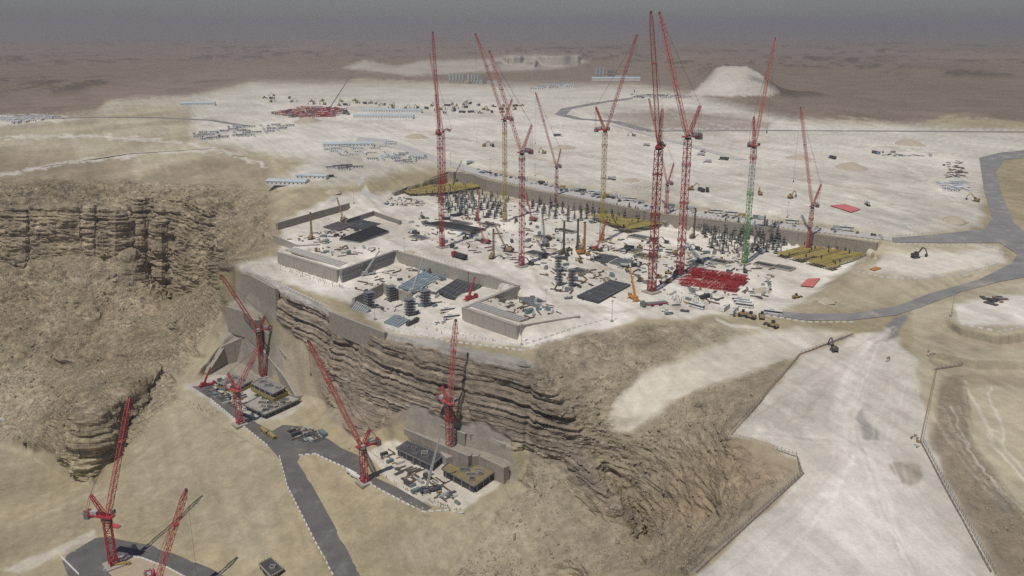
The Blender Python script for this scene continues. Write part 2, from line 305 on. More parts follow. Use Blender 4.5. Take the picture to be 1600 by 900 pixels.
paint((.25, .24, .235), [(1372, 540), (1390, 500), (1420, 490), (1400, 530)], 3)
paint((.55, .50, .41), [(0, 892), (100, 855), (150, 832), (152, 838), (100, 868), (30, 896)], 3)
paint(WHITE, [(575, 712), (615, 688), (785, 755), (720, 800), (640, 780)], 3, .75); paint((.5, .47, .41), [(290, 605), (345, 580), (470, 635), (440, 655), (375, 665)], 3)
paint((.36, .345, .31), [(600, 517), (700, 535), (818, 560), (834, 572), (815, 577), (690, 548), (605, 526)], 2, .9); paint((.40, .385, .35), [(384, 420), (440, 444), (515, 484), (512, 492), (436, 455), (380, 428)], 2, .9)
blot = fbm(XX / 70, YY / 110, ZZ * 0, 5, 130) * np.clip((VV - 130) / 60, 0, 1) * (VV < 520)
TINT *= (1 + .28 * blot[..., None] * np.array([1, 1.05, 1.18]))
for q in ([(1440, 530), (1490, 510), (1560, 530), (1620, 525), (1620, 545), (1540, 552), (1470, 540)], [(1450, 565), (1530, 585), (1620, 590), (1620, 604), (1520, 602)], [(1290, 462), (1345, 428), (1372, 388), (1355, 398), (1310, 428), (1270, 458)]): paint((.37, .31, .225), q, 5, .8)  # terrace and bank faces tinted darker, standing in for weak slope shading
blot2 = fbm(XX / 16, YY / 24, ZZ * 0, 4, 140) * np.clip((VV - 240) / 60, 0, 1) * np.clip((560 - VV) / 20, 0, 1)
TINT *= (1 + .22 * blot2[..., None] * np.array([1, 1.05, 1.2]))
for q in ([(357, 478), (386, 484), (412, 500), (436, 530), (444, 580), (412, 598), (345, 587), (316, 584), (343, 538)], [(376, 426), (432, 452), (436, 500), (404, 500), (386, 486), (357, 478)], [(641, 628), (732, 662), (749, 659), (802, 682), (802, 757), (700, 730), (632, 698)]): paint((.335, .305, .255), q, 3, .9)
def stroke(col, pts, w, amt=.6):
    d = np.full(wu.shape, 1e9)
    for (x1, y1), (x2, y2) in zip(pts[:-1], pts[1:]):
        ex, ey = x2 - x1, y2 - y1; t = np.clip(((wu - x1) * ex + (wv - y1) * ey) / (ex * ex + ey * ey + 1e-9), 0, 1); d = np.minimum(d, np.hypot(wu - x1 - t * ex, (wv - y1 - t * ey) * 1.6))
    k = (amt * (1 - sstep(w * .5, w * 1.1, d)))[..., None]; TINT[:] = TINT * (1 - k) + np.array(col) * k
DIRT, CREAM = (.50, .455, .365), (.73, .70, .63)
for q, w_ in (([(600, 330), (650, 360), (720, 380), (800, 395), (835, 425), (845, 455), (870, 475), (960, 485), (1060, 480), (1180, 488)], 5), ([(835, 425), (900, 415), (1000, 425), (1060, 445), (1120, 462), (1280, 470)], 4), ([(700, 330), (780, 360), (900, 380), (1000, 380), (1120, 405), (1240, 432)], 4), ([(560, 300), (600, 330), (560, 355), (640, 385)], 4)): stroke(DIRT, q, w_, .55)
for q, w_, c_ in (([(1385, 520), (1330, 570), (1308, 615), (1318, 670), (1340, 710)], 7, CREAM), ([(1340, 710), (1300, 780), (1200, 900)], 6, CREAM), ([(1350, 700), (1390, 790), (1420, 900)], 5, CREAM), ([(1180, 650), (1230, 620), (1300, 560), (1370, 530)], 3, DIRT), ([(1210, 670), (1270, 640), (1300, 590)], 3, DIRT), ([(1360, 620), (1400, 590), (1440, 560)], 3, DIRT), ([(1120, 500), (1200, 520), (1260, 540)], 5, CREAM), ([(960, 660), (975, 620), (1030, 580), (1120, 555), (1230, 530)], 9, (.58, .53, .44)),
        ([(700, 215), (900, 240), (1100, 270), (1400, 300), (1530, 310)], 3, DIRT), ([(620, 200), (760, 225), (900, 262)], 3, DIRT), ([(1000, 205), (1150, 235), (1300, 290), (1420, 330)], 3, DIRT), ([(1100, 220), (1300, 225), (1500, 240)], 3, DIRT), ([(1350, 230), (1420, 260), (1500, 320)], 3, CREAM), ([(900, 200), (800, 215), (650, 235), (570, 250)], 3, CREAM), ([(400, 160), (600, 200), (700, 240)], 4, CREAM), ([(300, 185), (450, 215), (560, 225)], 4, CREAM), ([(1000, 165), (1200, 215)], 2.5, DIRT),
        ([(0, 215), (150, 212), (300, 225), (420, 260)], 4, CREAM), ([(0, 275), (90, 256), (220, 240), (320, 236)], 5, CREAM), ([(0, 440), (60, 448), (130, 442), (175, 445)], 3, SAND), ([(70, 560), (75, 520), (90, 480)], 3, SAND), ([(60, 810), (150, 775), (230, 778), (300, 800)], 3, SAND), ([(300, 700), (350, 730), (395, 690)], 2, SAND)): stroke(c_, q, w_, .6)
rs = random.Random(3)
for base in ([(1120, 905), (1240, 800), (1320, 720), (1318, 640), (1370, 540)], [(1430, 905), (1380, 800), (1345, 720), (1325, 650), (1385, 530)], [(1200, 660), (1260, 610), (1330, 560), (1390, 520)], [(1180, 680), (1290, 690), (1400, 690)], [(1500, 880), (1420, 770), (1380, 690), (1420, 600)], [(1480, 640), (1530, 720), (1600, 800)], [(1530, 600), (1570, 700), (1620, 760)], [(620, 215), (800, 240), (1000, 270)], [(1050, 250), (1250, 280), (1450, 300)], [(800, 190), (1000, 215), (1250, 240)], [(450, 170), (650, 190), (850, 180)]):
    for k in range(5):
        ox, oy = rs.uniform(-26, 26), rs.uniform(-8, 8); stroke(DIRT if k % 2 else CREAM, [(x + ox + rs.uniform(-6, 6), y + oy + rs.uniform(-3, 3)) for x, y in base], rs.uniform(2.0, 3.4), rs.uniform(.15, .35))
rock = np.zeros(UU.shape); cliff = np.zeros(UU.shape)
def rocky(poly, fe=8, amt=1.0): np.maximum(rock, pmask(poly, fe) * amt, out=rock)
def cliffy(poly, fe=5, amt=1.0): np.maximum(cliff, pmask(poly, fe) * amt, out=cliff)
rocky([(-700, 290), (200, 285), (420, 300), (425, 390), (350, 420), (352, 490), (300, 560), (262, 640), (150, 760), (90, 700), (-700, 620)], 10, .9)
rocky([(830, 548), (920, 517), (1110, 500), (1240, 556), (1140, 690), (1240, 740), (1080, 895), (700, 905), (830, 720)], 8, .5)
rocky([(1475, 590), (1510, 585), (1520, 690), (1610, 810), (1660, 900), (1570, 905), (1455, 690)], 5, .4)
rocky([(280, 620), (440, 700), (540, 900), (200, 850), (0, 890), (100, 760), (230, 650)], 20, .25); rocky([(470, 720), (640, 790), (830, 760), (800, 910), (560, 900)], 15, .3)
cliffy([(428, 452), (470, 466), (512, 492), (520, 510), (600, 526), (818, 574), (910, 690), (1008, 835), (985, 835), (850, 705), (800, 690), (640, 648), (560, 690), (512, 640), (492, 555), (470, 530), (432, 495)])
cliffy([(-700, 292), (190, 290), (235, 300), (350, 305), (380, 345), (350, 420), (280, 462), (262, 468), (225, 388), (120, 366), (-700, 385)], 6, .9)
cliffy([(812, 566), (836, 570), (875, 618), (912, 680), (968, 745), (1012, 838), (985, 842), (945, 780), (900, 722), (865, 704), (800, 706)], 4, 1); cliffy([(126, 652), (166, 632), (204, 608), (214, 638), (190, 698), (152, 756), (112, 750)], 5, .8); cliffy([(905, 525), (1040, 505), (1060, 520), (980, 560), (890, 590), (850, 560)], 6, .5); cliffy([(-300, 215), (420, 250), (420, 298), (-300, 290)], 10, .2)
desert = pmask([(-700, 30), (2300, 30), (2300, 180), (1600, 172), (1250, 165), (1080, 112), (930, 105), (700, 84), (530, 100), (390, 118), (150, 165), (-700, 190)], 6)
cal = np.clip(1 - 1.0 * np.maximum.reduce([pmask(q, 4, False) for q in ([(600, 685), (800, 745), (830, 765), (700, 815), (480, 730), (420, 700)], [(270, 590), (345, 575), (412, 588), (480, 640), (440, 720), (300, 640)], [(600, 660), (641, 634), (732, 664), (749, 661), (800, 684), (806, 760), (634, 700)], [(352, 472), (386, 478), (430, 505), (462, 555), (482, 625), (412, 600), (340, 592), (308, 592), (340, 530)])]), 0, 1)
for q in ROADS: cal *= 1 - pmask(q, 5, False)
for q in ([(440, 372), (560, 312), (745, 300), (1372, 385), (1280, 455), (1000, 495), (820, 545), (605, 516), (515, 486), (380, 421), (437, 395)],): cal *= 1 - pmask(q, 3, False)
rock *= 1 - .85 * pmask([(960, 668), (964, 628), (1000, 585), (1065, 560), (1150, 528), (1240, 512), (1330, 522), (1250, 553), (1160, 588), (1085, 614), (1022, 650), (990, 674)], 8)
rock *= cal; cliff *= cal
# normals of the smooth relief, then roughness along them
Pm = np.stack([XX, YY, ZZ], -1)
du = np.gradient(Pm, axis=1); dv = np.gradient(Pm, axis=0); Nn = np.cross(dv, du); Nn /= np.linalg.norm(Nn, axis=-1, keepdims=True) + 1e-9
Nn *= np.sign(Nn[..., 2:3] + 1e-6)
for _ in range(6):
    Q = np.pad(Nn, ((1, 1), (1, 1), (0, 0)), mode='edge'); Nn = (Q[:-2, 1:-1] + Q[2:, 1:-1] + Q[1:-1, :-2] + Q[1:-1, 2:]) / 4
Nn /= np.linalg.norm(Nn, axis=-1, keepdims=True) + 1e-9
def ridged(k, kz, o, sd): return 1 - 2.4 * np.abs(fbm(XX / k, YY / k, ZZ / kz, o, sd))
steep = np.clip((.97 - Nn[..., 2]) * 6, 0, 1)
D = rock * (5 * fbm(XX / 60, YY / 60, ZZ / 30, 4, 1) + (1.0 + 3.2 * steep) * np.clip(ridged(34, 16, 5, 5), -1, 1) + (.6 + 1.5 * steep) * ridged(11, 4, 4, 9) + .8 * np.clip(fbm(XX / 3.4, YY / 3.4, ZZ / 2, 2, 14) * 3, -1, 1))
zz = ZZ + 5 * fbm(XX / 60, YY / 60, ZZ / 60, 3, 20) + .04 * XX
def layer(t, s):
    i = np.floor(t); f = t - i; o = np.zeros(t.shape, np.int64)
    a, b_ = h3(i.astype(np.int64), o, o, s), h3(i.astype(np.int64) + 1, o, o, s)
    return a + (b_ - a) * sstep(.86, 1, f)
lay = layer(zz / 2.0, 31) * .9 + layer(zz / 5.5, 32) * 1.7 + layer(zz / 12, 34) * .8
joint = np.clip(ridged(19, 140, 3, 48) - .7, 0, 1) * 6
mod = .15 + 1.3 * np.clip(.5 + fbm(XX / 22, YY / 22, ZZ / 60, 3, 41), 0, 1)
lf = 1 - sstep(330, 430, UU)
D += rock * lf * (6.0 * np.clip(ridged(75, 260, 3, 190), -1, 1) + 2.0 * np.clip(ridged(26, 90, 3, 195), -1, 1))
D += cliff * (2.3 * (lay - 1.7) * mod + (6.5 + 7 * lf) * fbm(XX / 34, YY / 34, ZZ / 70, 4, 44) - joint + 1.4 * fbm(XX / 5, YY / 5, ZZ / 3, 3, 47))
hor = Nn.copy(); hor[..., 2] *= (1 - .75 * cliff); hor /= np.linalg.norm(hor, axis=-1, keepdims=True) + 1e-9
Pm = Pm + hor * D[..., None]
far = desert * np.clip((VV - 46) / 30, 0, 1)
Pm[..., 2] += far * (40 * np.maximum(0, fbm(XX / 520, YY / 800, ZZ * 0, 5, 70)) - 3 + 5 * fbm(XX / 90, YY / 200, ZZ * 0, 4, 75))
sandy = (1 - np.clip(2 * rock + 2 * cliff, 0, 1)) * cal * np.clip((VV - 590) / 40, 0, 1) * (1 - sstep(1040, 1100, UU + (VV - 900) * .9))
Pm[..., 2] += sandy * (2.4 * fbm((XX - .5 * YY) / 13, (YY + .5 * XX) / 40, ZZ * 0, 4, 160) + .5 * ridged(6, 6, 3, 170))
TINT *= (1 + .16 * sandy * fbm((XX - .5 * YY) / 7, (YY + .5 * XX) / 40, ZZ * 0, 4, 180))[..., None]
Pm[..., 2] += (1 - np.clip(rock + cliff, 0, 1)) * .35 * fbm(XX / 16, YY / 16, ZZ * 0, 3, 80) * cal * np.where(VV > 500, 1, 0)
ridge = sstep(.0, .2, fbm(XX / 520, YY / 800, ZZ * 0, 5, 70)) * sstep(-.1, .3, fbm(XX / 60, YY / 140, ZZ * 0, 4, 90)) * far
TINT *= (1 - .5 * ridge)[..., None]
TINT *= (1 + .26 * far * fbm(XX / 900, YY / 2500, ZZ * 0, 4, 95))[..., None]
streak = fbm((XX + .5 * YY) / 5, (YY - .5 * XX) / 60, ZZ * 0, 4, 120) * np.clip(1 - rock - cliff - far, 0, 1) * (VV > 150)
TINT *= (1 + .2 * streak)[..., None]
def grid_mesh(name, Pm, tint=None, rk=None, rg=None):
    nv, nu = Pm.shape[:2]; me = bpy.data.meshes.new(name); n = nv * nu
    idx = np.arange(n).reshape(nv, nu)
    q = np.stack([idx[:-1, :-1], idx[1:, :-1], idx[1:, 1:], idx[:-1, 1:]], -1).reshape(-1, 4)
    me.vertices.add(n); me.vertices.foreach_set('co', Pm.reshape(-1).astype(np.float32))
    me.loops.add(q.size); me.loops.foreach_set('vertex_index', q.reshape(-1).astype(np.int32))
    me.polygons.add(len(q)); me.polygons.foreach_set('loop_start', np.arange(0, q.size, 4, dtype=np.int32)); me.polygons.foreach_set('loop_total', np.full(len(q), 4, np.int32))
    me.update(calc_edges=True); me.validate()
    if tint is not None:
        a = me.attributes.new('tint', 'FLOAT_COLOR', 'POINT'); a.data.foreach_set('color', np.concatenate([tint.reshape(-1, 3), np.ones((n, 1))], 1).reshape(-1).astype(np.float32))
        a = me.attributes.new('rock', 'FLOAT', 'POINT'); a.data.foreach_set('value', rk.reshape(-1).astype(np.float32))
        a = me.attributes.new('rough', 'FLOAT', 'POINT'); a.data.foreach_set('value', rg.reshape(-1).astype(np.float32))
    me.polygons.foreach_set('use_smooth', (rg[:-1, :-1].reshape(-1) < .3) if rg is not None else np.ones(len(q), bool))
    return me
PF = Pm.reshape(-1, 3); bw = np.where((VV > 285) & (VV < 915) & (UU > -40) & (UU < 1640), np.clip(rock - .36, 0, 1) * (.35 + np.clip(fbm(XX / 25, YY / 25, ZZ * 0, 3, 150) * 3, 0, 1)), 0).reshape(-1)
def boulders(n):
    rg = np.random.default_rng(5); ids = rg.choice(len(PF), n, p=bw / bw.sum()); cube = np.array([(x, y, z) for z in (-1, 1) for x, y in ((-1, -1), (1, -1), (1, 1), (-1, 1))], float)
    sz = .3 + rg.pareto(2.8, n) * .36; sz = np.minimum(sz, np.where(PF[ids][:, 0] > 0, 1.7, 2.6)); V = cube[None] * (.6 + .7 * rg.random((n, 8, 3))) * sz[:, None, None] * (.7 + .6 * rg.random((n, 1, 3))) * .5
    a = rg.random(n) * 6.28; ca, sa = np.cos(a)[:, None], np.sin(a)[:, None]; V = np.stack([V[..., 0] * ca - V[..., 1] * sa, V[..., 0] * sa + V[..., 1] * ca, V[..., 2]], -1) + PF[ids][:, None, :] + np.array([0, 0, .1])
    f = np.array([(3, 2, 1, 0), (4, 5, 6, 7), (0, 1, 5, 4), (1, 2, 6, 5), (2, 3, 7, 6), (3, 0, 4, 7)]); Fc = (f[None] + 8 * np.arange(n)[:, None, None]).reshape(-1, 4)
    me = bpy.data.meshes.new('boulders'); me.vertices.add(n * 8); me.vertices.foreach_set('co', V.reshape(-1).astype(np.float32)); me.loops.add(Fc.size); me.loops.foreach_set('vertex_index', Fc.reshape(-1).astype(np.int32)); me.polygons.add(len(Fc)); me.polygons.foreach_set('loop_start', np.arange(0, Fc.size, 4, dtype=np.int32)); me.polygons.foreach_set('loop_total', np.full(len(Fc), 4, np.int32)); me.update(calc_edges=True)
    me.materials.append(mat('fallen rock', (.30, .25, .185), .95, var=.3, scale=.15)); o = bpy.data.objects.new('boulders', me); COL.objects.link(o); o['kind'] = 'stuff'; o['label'] = 'loose fallen rocks strewn over the slopes'; o['category'] = 'rocks'
boulders(26000)
gm = grid_mesh('ground', Pm, np.clip(TINT, .02, .85), np.clip(cliff + .35 * rock, 0, 1), np.clip(rock + .6 * cliff, .12, 1)); gm.materials.append(GROUND)
go = bpy.data.objects.new('ground', gm); COL.objects.link(go); go['kind'] = 'structure'
# ------------------------------------------------------------------ mesh helpers
class MB:
    def __init__(s): s.v, s.f = [], []
    def add(s, vs, fs):
        n = len(s.v); s.v += [tuple(x) for x in vs]; s.f += [tuple(i + n for i in f) for f in fs]; return s
    def box(s, c, d, rz=0.0, taper=1.0):
        x, y, z = d[0] / 2, d[1] / 2, d[2] / 2; ca, sa = math.cos(rz), math.sin(rz); vs = []
        for dz in (-z, z):
            k = taper if dz > 0 else 1
            for a, b in ((-x, -y), (x, -y), (x, y), (-x, y)):
                vs.append((c[0] + (a * ca - b * sa) * k, c[1] + (a * sa + b * ca) * k, c[2] + dz))
        return s.add(vs, [(3, 2, 1, 0), (4, 5, 6, 7), (0, 1, 5, 4), (1, 2, 6, 5), (2, 3, 7, 6), (3, 0, 4, 7)])
    def bar(s, a, b, w, w2=None):
        a, b = Vector(a), Vector(b); d = b - a
        if d.length < 1e-6: return s
        d.normalize(); up = Vector((0, 0, 1)) if abs(d.z) < .9 else Vector((1, 0, 0))
        p = d.cross(up).normalized(); q = d.cross(p); w2 = w if w2 is None else w2; vs = []
        for c, k in ((a, w / 2), (b, w2 / 2)):
            for i, j in ((-1, -1), (1, -1), (1, 1), (-1, 1)): vs.append(c + p * i * k + q * j * k)
        return s.add(vs, [(3, 2, 1, 0), (4, 5, 6, 7), (0, 1, 5, 4), (1, 2, 6, 5), (2, 3, 7, 6), (3, 0, 4, 7)])
    def cyl(s, a, b, r, n=10, r2=None):
        a, b = Vector(a), Vector(b); d = (b - a).normalized(); up = Vector((0, 0, 1)) if abs(d.z) < .9 else Vector((1, 0, 0))
        p = d.cross(up).normalized(); q = d.cross(p); r2 = r if r2 is None else r2; vs = []
        for c, k in ((a, r), (b, r2)):
            for i in range(n): t = 2 * math.pi * i / n; vs.append(c + p * math.cos(t) * k + q * math.sin(t) * k)
        return s.add(vs, [tuple(range(n))[::-1], tuple(range(n, 2 * n))] + [(i, (i + 1) % n, n + (i + 1) % n, n + i) for i in range(n)])
    def lattice(s, a, b, w, w2, bay, ch, dg, side=None, tri=False):
        a, b = Vector(a), Vector(b); L = (b - a).length; d = (b - a) / L
        p = Vector(side) if side is not None else Vector((1, 0, 0)); p = (p - d * p.dot(d)).normalized(); q = d.cross(p)
        cor = ((-1, -1), (1, -1), (0, 1)) if tri else ((-1, -1), (1, -1), (1, 1), (-1, 1))
        n = max(2, round(L / bay)); ring = []
        for i in range(n + 1):
            t = i / n; k = (w + (w2 - w) * t) / 2
            ring.append([a + d * L * t + p * x * k + q * y * k for x, y in cor])
        m = len(cor)
        for j in range(m): s.bar(ring[0][j], ring[-1][j], ch)
        for i in range(n):
            for j in range(m):
                k = (j + 1) % m
                s.bar(ring[i][j], ring[i][k], dg)
                if (i + j) % 2: s.bar(ring[i][j], ring[i + 1][k], dg)
                else: s.bar(ring[i][k], ring[i + 1][j], dg)
        return s
    def mesh(s, name):
        me = bpy.data.meshes.new(name); me.from_pydata(s.v, [], s.f); me.update(); return me
    def build(s, name, m, parent=None, loc=None):
        me = s.mesh(name); me.materials.append(m); o = bpy.data.objects.new(name, me); COL.objects.link(o)
        if parent is not None: o.parent = parent
        if loc is not None: o.location = loc
        return o
def tag(o, label, cat, group=None):
    o['label'] = label; o['category'] = cat
    if group: o['group'] = group
    return o
def thing(name, loc, label, cat, group=None, rz=0.0):
    o = bpy.data.objects.new(name, None); COL.objects.link(o); o.location = loc; o.rotation_euler = (0, 0, rz); o.empty_display_size = 1
    return tag(o, label, cat, group)
MESHC = {}
def put(proto, loc, rz, label, cat, group=None, cols=None, sc=1.0):
    """proto: (name, [(part, MB, material, [(sub, MB, material)])]); copies share their meshes"""
    name, parts = proto
    def ob(pn, mb, m, par):
        k = (name, pn, id(mb), m.name)
        if k not in MESHC: me = mb.mesh(pn); me.materials.append(m); MESHC[k] = me
        o = bpy.data.objects.new(pn, MESHC[k]); COL.objects.link(o)
        if par is not None: o.parent = par
        return o
    if len(parts) == 1:
        pn, mb, m, sub = parts[0]; o = ob(name, mb, (cols or {}).get(pn, m), None); o.location = loc; o.rotation_euler = (0, 0, rz); o.scale = (sc,) * 3
        return tag(o, label, cat, group)
    r = thing(name, loc, label, cat, group, rz); r.scale = (sc,) * 3
    for pn, mb, m, sub in parts:
        q = ob(pn, mb, (cols or {}).get(pn, m), r)
        for sn, smb, sm in sub: ob(sn, smb, (cols or {}).get(sn, sm), q)
    return r
def heading(u1, v1, u2, v2):
    a, b = G(u1, v1), G(u2, v2); return math.atan2(b.y - a.y, b.x - a.x)
def z_on(B, v):                       # height above B at which its vertical crosses photo row v
    lo, hi = B.z - 20, B.z + 400
    for _ in range(50):
        mid = (lo + hi) / 2
        if pix((B.x, B.y, mid))[1] > v: lo = mid
        else: hi = mid
    return lo
def at_depth(u, v, d):
    dx, dy, dz = rays(u, v); return Vector((float(dx * d), float(dy * d), H + float(dz * d)))
def depth_of(p): return p[1] * CP - (p[2] - H) * SP
def drape(name, poly, m, dz=.25, step=7.0, kind='structure', parent=None):
    pts, edges = [], []
    for (a, b) in zip(poly, poly[1:] + poly[:1]):
        n = max(1, int(math.hypot(b[0] - a[0], b[1] - a[1]) / step))
        for i in range(n): pts.append(Vector((a[0] + (b[0] - a[0]) * i / n, a[1] + (b[1] - a[1]) * i / n)))
    nb = len(pts); edges = [(i, (i + 1) % nb) for i in range(nb)]
    xs = [p.x for p in pts]; ys = [p.y for p in pts]; px = np.array(poly, float)
    for y in np.arange(min(ys) + step * .5, max(ys), step * .7):
        for x in np.arange(min(xs) + step * .5, max(xs), step):
            ins = False; near = False
            for (x1, y1), (x2, y2) in zip(px, np.roll(px, -1, 0)):
                if (y1 > y) != (y2 > y) and x < (x2 - x1) * (y - y1) / (y2 - y1) + x1: ins = not ins
                t = max(0, min(1, ((x - x1) * (x2 - x1) + (y - y1) * (y2 - y1)) / ((x2 - x1) ** 2 + (y2 - y1) ** 2 + 1e-9)))
                if math.hypot(x - x1 - t * (x2 - x1), y - y1 - t * (y2 - y1)) < step * .35: near = True
            if ins and not near: pts.append(Vector((x, y)))
    r = delaunay_2d_cdt(pts, edges, [], 1, 1e-4)
    mb = MB(); mb.v = [tuple(G(p.x, p.y, dz)) for p in r[0]]; mb.f = [tuple(f) for f in r[2]]
    mb.f = [f if (lambda a, b, c: (b - a).cross(c - a).z > 0)(*[Vector(mb.v[i]) for i in f[:3]]) else f[::-1] for f in mb.f]
    o = mb.build(name, m, parent)
    for p in o.data.polygons: p.use_smooth = True
    if kind and parent is None: o['kind'] = kind
    return o
def resample(pts, step):
    out = [pts[0]]
    for a, b in zip(pts[:-1], pts[1:]):
        n = max(1, int((b - a).length / step))
        for i in range(1, n + 1): out.append(a + (b - a) * (i / n))
    return out
def px_line(poly, dz=0.0, sub=12):
    out = []
    for a, b in zip(poly[:-1], poly[1:]):
        n = max(1, int(math.hypot(b[0] - a[0], b[1] - a[1]) / sub))
        for i in range(n): out.append(G(a[0] + (b[0] - a[0]) * i / n, a[1] + (b[1] - a[1]) * i / n, dz))
    out.append(G(*poly[-1], dz)); return out
def strip(name, poly, width, m, dz=.3):
    mid = px_line(poly, 0, 10); mb = MB(); n = len(mid)
    for i, p in enumerate(mid):
        d = (mid[min(i + 1, n - 1)] - mid[max(i - 1, 0)]); d.z = 0; d.normalize(); s = Vector((d.y, -d.x, 0)) * width / 2
        for q in (p - s, p + s): mb.v.append((q.x, q.y, p.z + dz))
    mb.f = [(2 * i, 2 * i + 1, 2 * i + 3, 2 * i + 2) for i in range(n - 1)]
    o = mb.build(name, m); o['kind'] = 'structure'; return o

# ------------------------------------------------------------------ paints and stuffs
ASPH = mat('dusty asphalt', (.125, .121, .115), .9, var=.45, scale=.09); ASPH2 = mat('sand-blown asphalt', (.23, .226, .218), .9, var=.4, scale=.06)
DUST = mat('pale dusty road', (.47, .46, .44), .9, var=.12, scale=.05)
CONC = mat('raw concrete', (.37, .345, .295), .9, var=.16, scale=.25, bump=.1); CONC2 = mat('sprayed concrete', (.31, .28, .23), .92, var=.2, scale=.35, bump=.35)
CONCD = mat('shaded grey concrete', (.25, .245, .23), .9, var=.2, scale=.4); WHITEP = mat('white paint', (.74, .73, .70), .55, var=.08)  # darker grey concrete: painted shade on the block's court side, plain grey elsewhere
RED = mat('crane red', (.40, .035, .045), .5, var=.22, scale=.3); RED2 = mat('faded crane red', (.44, .085, .075), .6, var=.3, scale=.3); REDS = [(RED, RED2), (mat('brick red steel', (.33, .05, .045), .6, var=.3, scale=.3), mat('dull red steel', (.38, .075, .06), .6, var=.3, scale=.3)), (mat('dusty red steel', (.42, .08, .08), .6, var=.3, scale=.3), mat('sun bleached red', (.47, .13, .11), .6, var=.3, scale=.3))]
YEL = mat('crane yellow', (.46, .33, .09), .55, var=.2, scale=.3); GRN = mat('crane green', (.13, .33, .10), .55, var=.2, scale=.3); GREYP = mat('pale grey steel', (.42, .44, .43), .5, var=.15)
ORG = mat('machine orange', (.55, .25, .05), .55, var=.2); MYEL = mat('machine yellow', (.36, .26, .09), .55, var=.25)
DARK = mat('dark steel', (.07, .07, .072), .6, var=.3, scale=.8); DARK2 = mat('black formwork ply', (.055, .058, .06), .7, var=.4, scale=.5); REBAR = mat('rusty rebar', (.13, .105, .09), .8, var=.3, scale=1)
STEEL = mat('grey steel', (.26, .27, .275), .5, .3, var=.25); GLASS = mat('dark glass', (.03, .04, .05), .15, var=.1); RUB = mat('tyre rubber', (.03, .03, .03), .85)
BLUE = mat('blue sheeting', (.17, .24, .29), .6, var=.3, scale=.3); BROOF = mat('pale blue metal roof', (.50, .58, .62), .5, var=.12, scale=.3); TAN = mat('tan panel', (.45, .40, .32), .8)
FORMY = mat('yellow formwork', (.33, .265, .07), .7, var=.25, scale=.3); PINK = mat('red tarpaulin', (.58, .17, .16), .8, var=.2, scale=.3); SHIRT = mat('hi-vis cloth', (.55, .30, .06), .8); NAVY = mat('dark work clothes', (.06, .07, .10), .85)
SKIN = mat('skin', (.28, .16, .10), .6); TEAL = mat('teal paint', (.15, .22, .21), .5, var=.2); WOOD = mat('timber', (.34, .24, .13), .8, var=.25); OLIVE = mat('ochre deck boards', (.24, .19, .085), .8, var=.3, scale=.4)

def drifted(m, sand, lo, hi, sc):
    t = m.node_tree; b = t.nodes['Principled BSDF']; src = b.inputs['Base Color'].links[0].from_socket; g = t.nodes.new('ShaderNodeNewGeometry'); n = t.nodes.new('ShaderNodeTexNoise'); n.inputs['Scale'].default_value = sc; n.inputs['Detail'].default_value = 9; n.inputs['Roughness'].default_value = .68
    t.links.new(g.outputs['Position'], n.inputs['Vector']); r = t.nodes.new('ShaderNodeMapRange'); r.inputs[1].default_value = lo; r.inputs[2].default_value = hi; t.links.new(n.outputs['Fac'], r.inputs[0])
    x = t.nodes.new('ShaderNodeMix'); x.data_type = 'RGBA'; t.links.new(r.outputs[0], x.inputs[0]); t.links.new(src, x.inputs[6]); x.inputs[7].default_value = (*sand, 1); t.links.new(x.outputs[2], b.inputs['Base Color'])
drifted(ASPH, (.26, .235, .195), .55, .82, .07); drifted(ASPH2, (.46, .42, .35), .52, .78, .05); drifted(DUST, (.60, .56, .47), .45, .7, .04)
# ------------------------------------------------------------------ roads
drape('road', ROADS[0], ASPH, .25, 6); drape('road', ROADS[1], ASPH, .25, 7)
drape('traffic_island', [(164, 890), (172, 877), (196, 869), (222, 873), (262, 888), (296, 908), (182, 908)], mat('island sand', (.42, .35, .25), .95, var=.15, scale=.4), .45, 6)
drape('road', [(1530, 247), (1560, 239), (1700, 225), (1700, 238), (1570, 250), (1556, 268), (1564, 300), (1584, 348), (1612, 372), (1620, 430), (1560, 441), (1500, 457), (1440, 480), (1400, 493), (1330, 501), (1258, 501), (1190, 491), (1194, 484), (1260, 491), (1330, 490), (1400, 479), (1450, 460), (1530, 437), (1580, 412), (1590, 398), (1562, 380), (1480, 380), (1394, 379), (1394, 372), (1470, 366), (1540, 358), (1550, 340), (1538, 300)], ASPH2, .3, 6)
drape('road', [(560, 214), (612, 219), (690, 248), (762, 268), (880, 293), (1020, 320), (1250, 352), (1392, 371), (1392, 377), (1250, 359), (1020, 329), (880, 304), (758, 277), (690, 257), (620, 232), (556, 222)], DUST, .3, 6)
strip('road', [(1000, 152), (940, 160), (885, 170), (876, 179), (905, 186), (960, 190), (1010, 204)], 22, ASPH2); strip('road', [(1010, 205), (1200, 204), (1400, 205), (1700, 207)], 11, ASPH2, .35)
strip('road', [(60, 186), (150, 183), (250, 184), (330, 188), (385, 197)], 14, ASPH2); strip('road', [(960, 196), (1080, 228), (1160, 250)], 14, DUST, .33)
strip('road', [(575, 270), (563, 285), (572, 302), (600, 318)], 9, DUST); strip('dirt_track', [(0, 272), (80, 258), (200, 240), (330, 232)], 8, mat('track sand', (.52, .46, .36), .95))

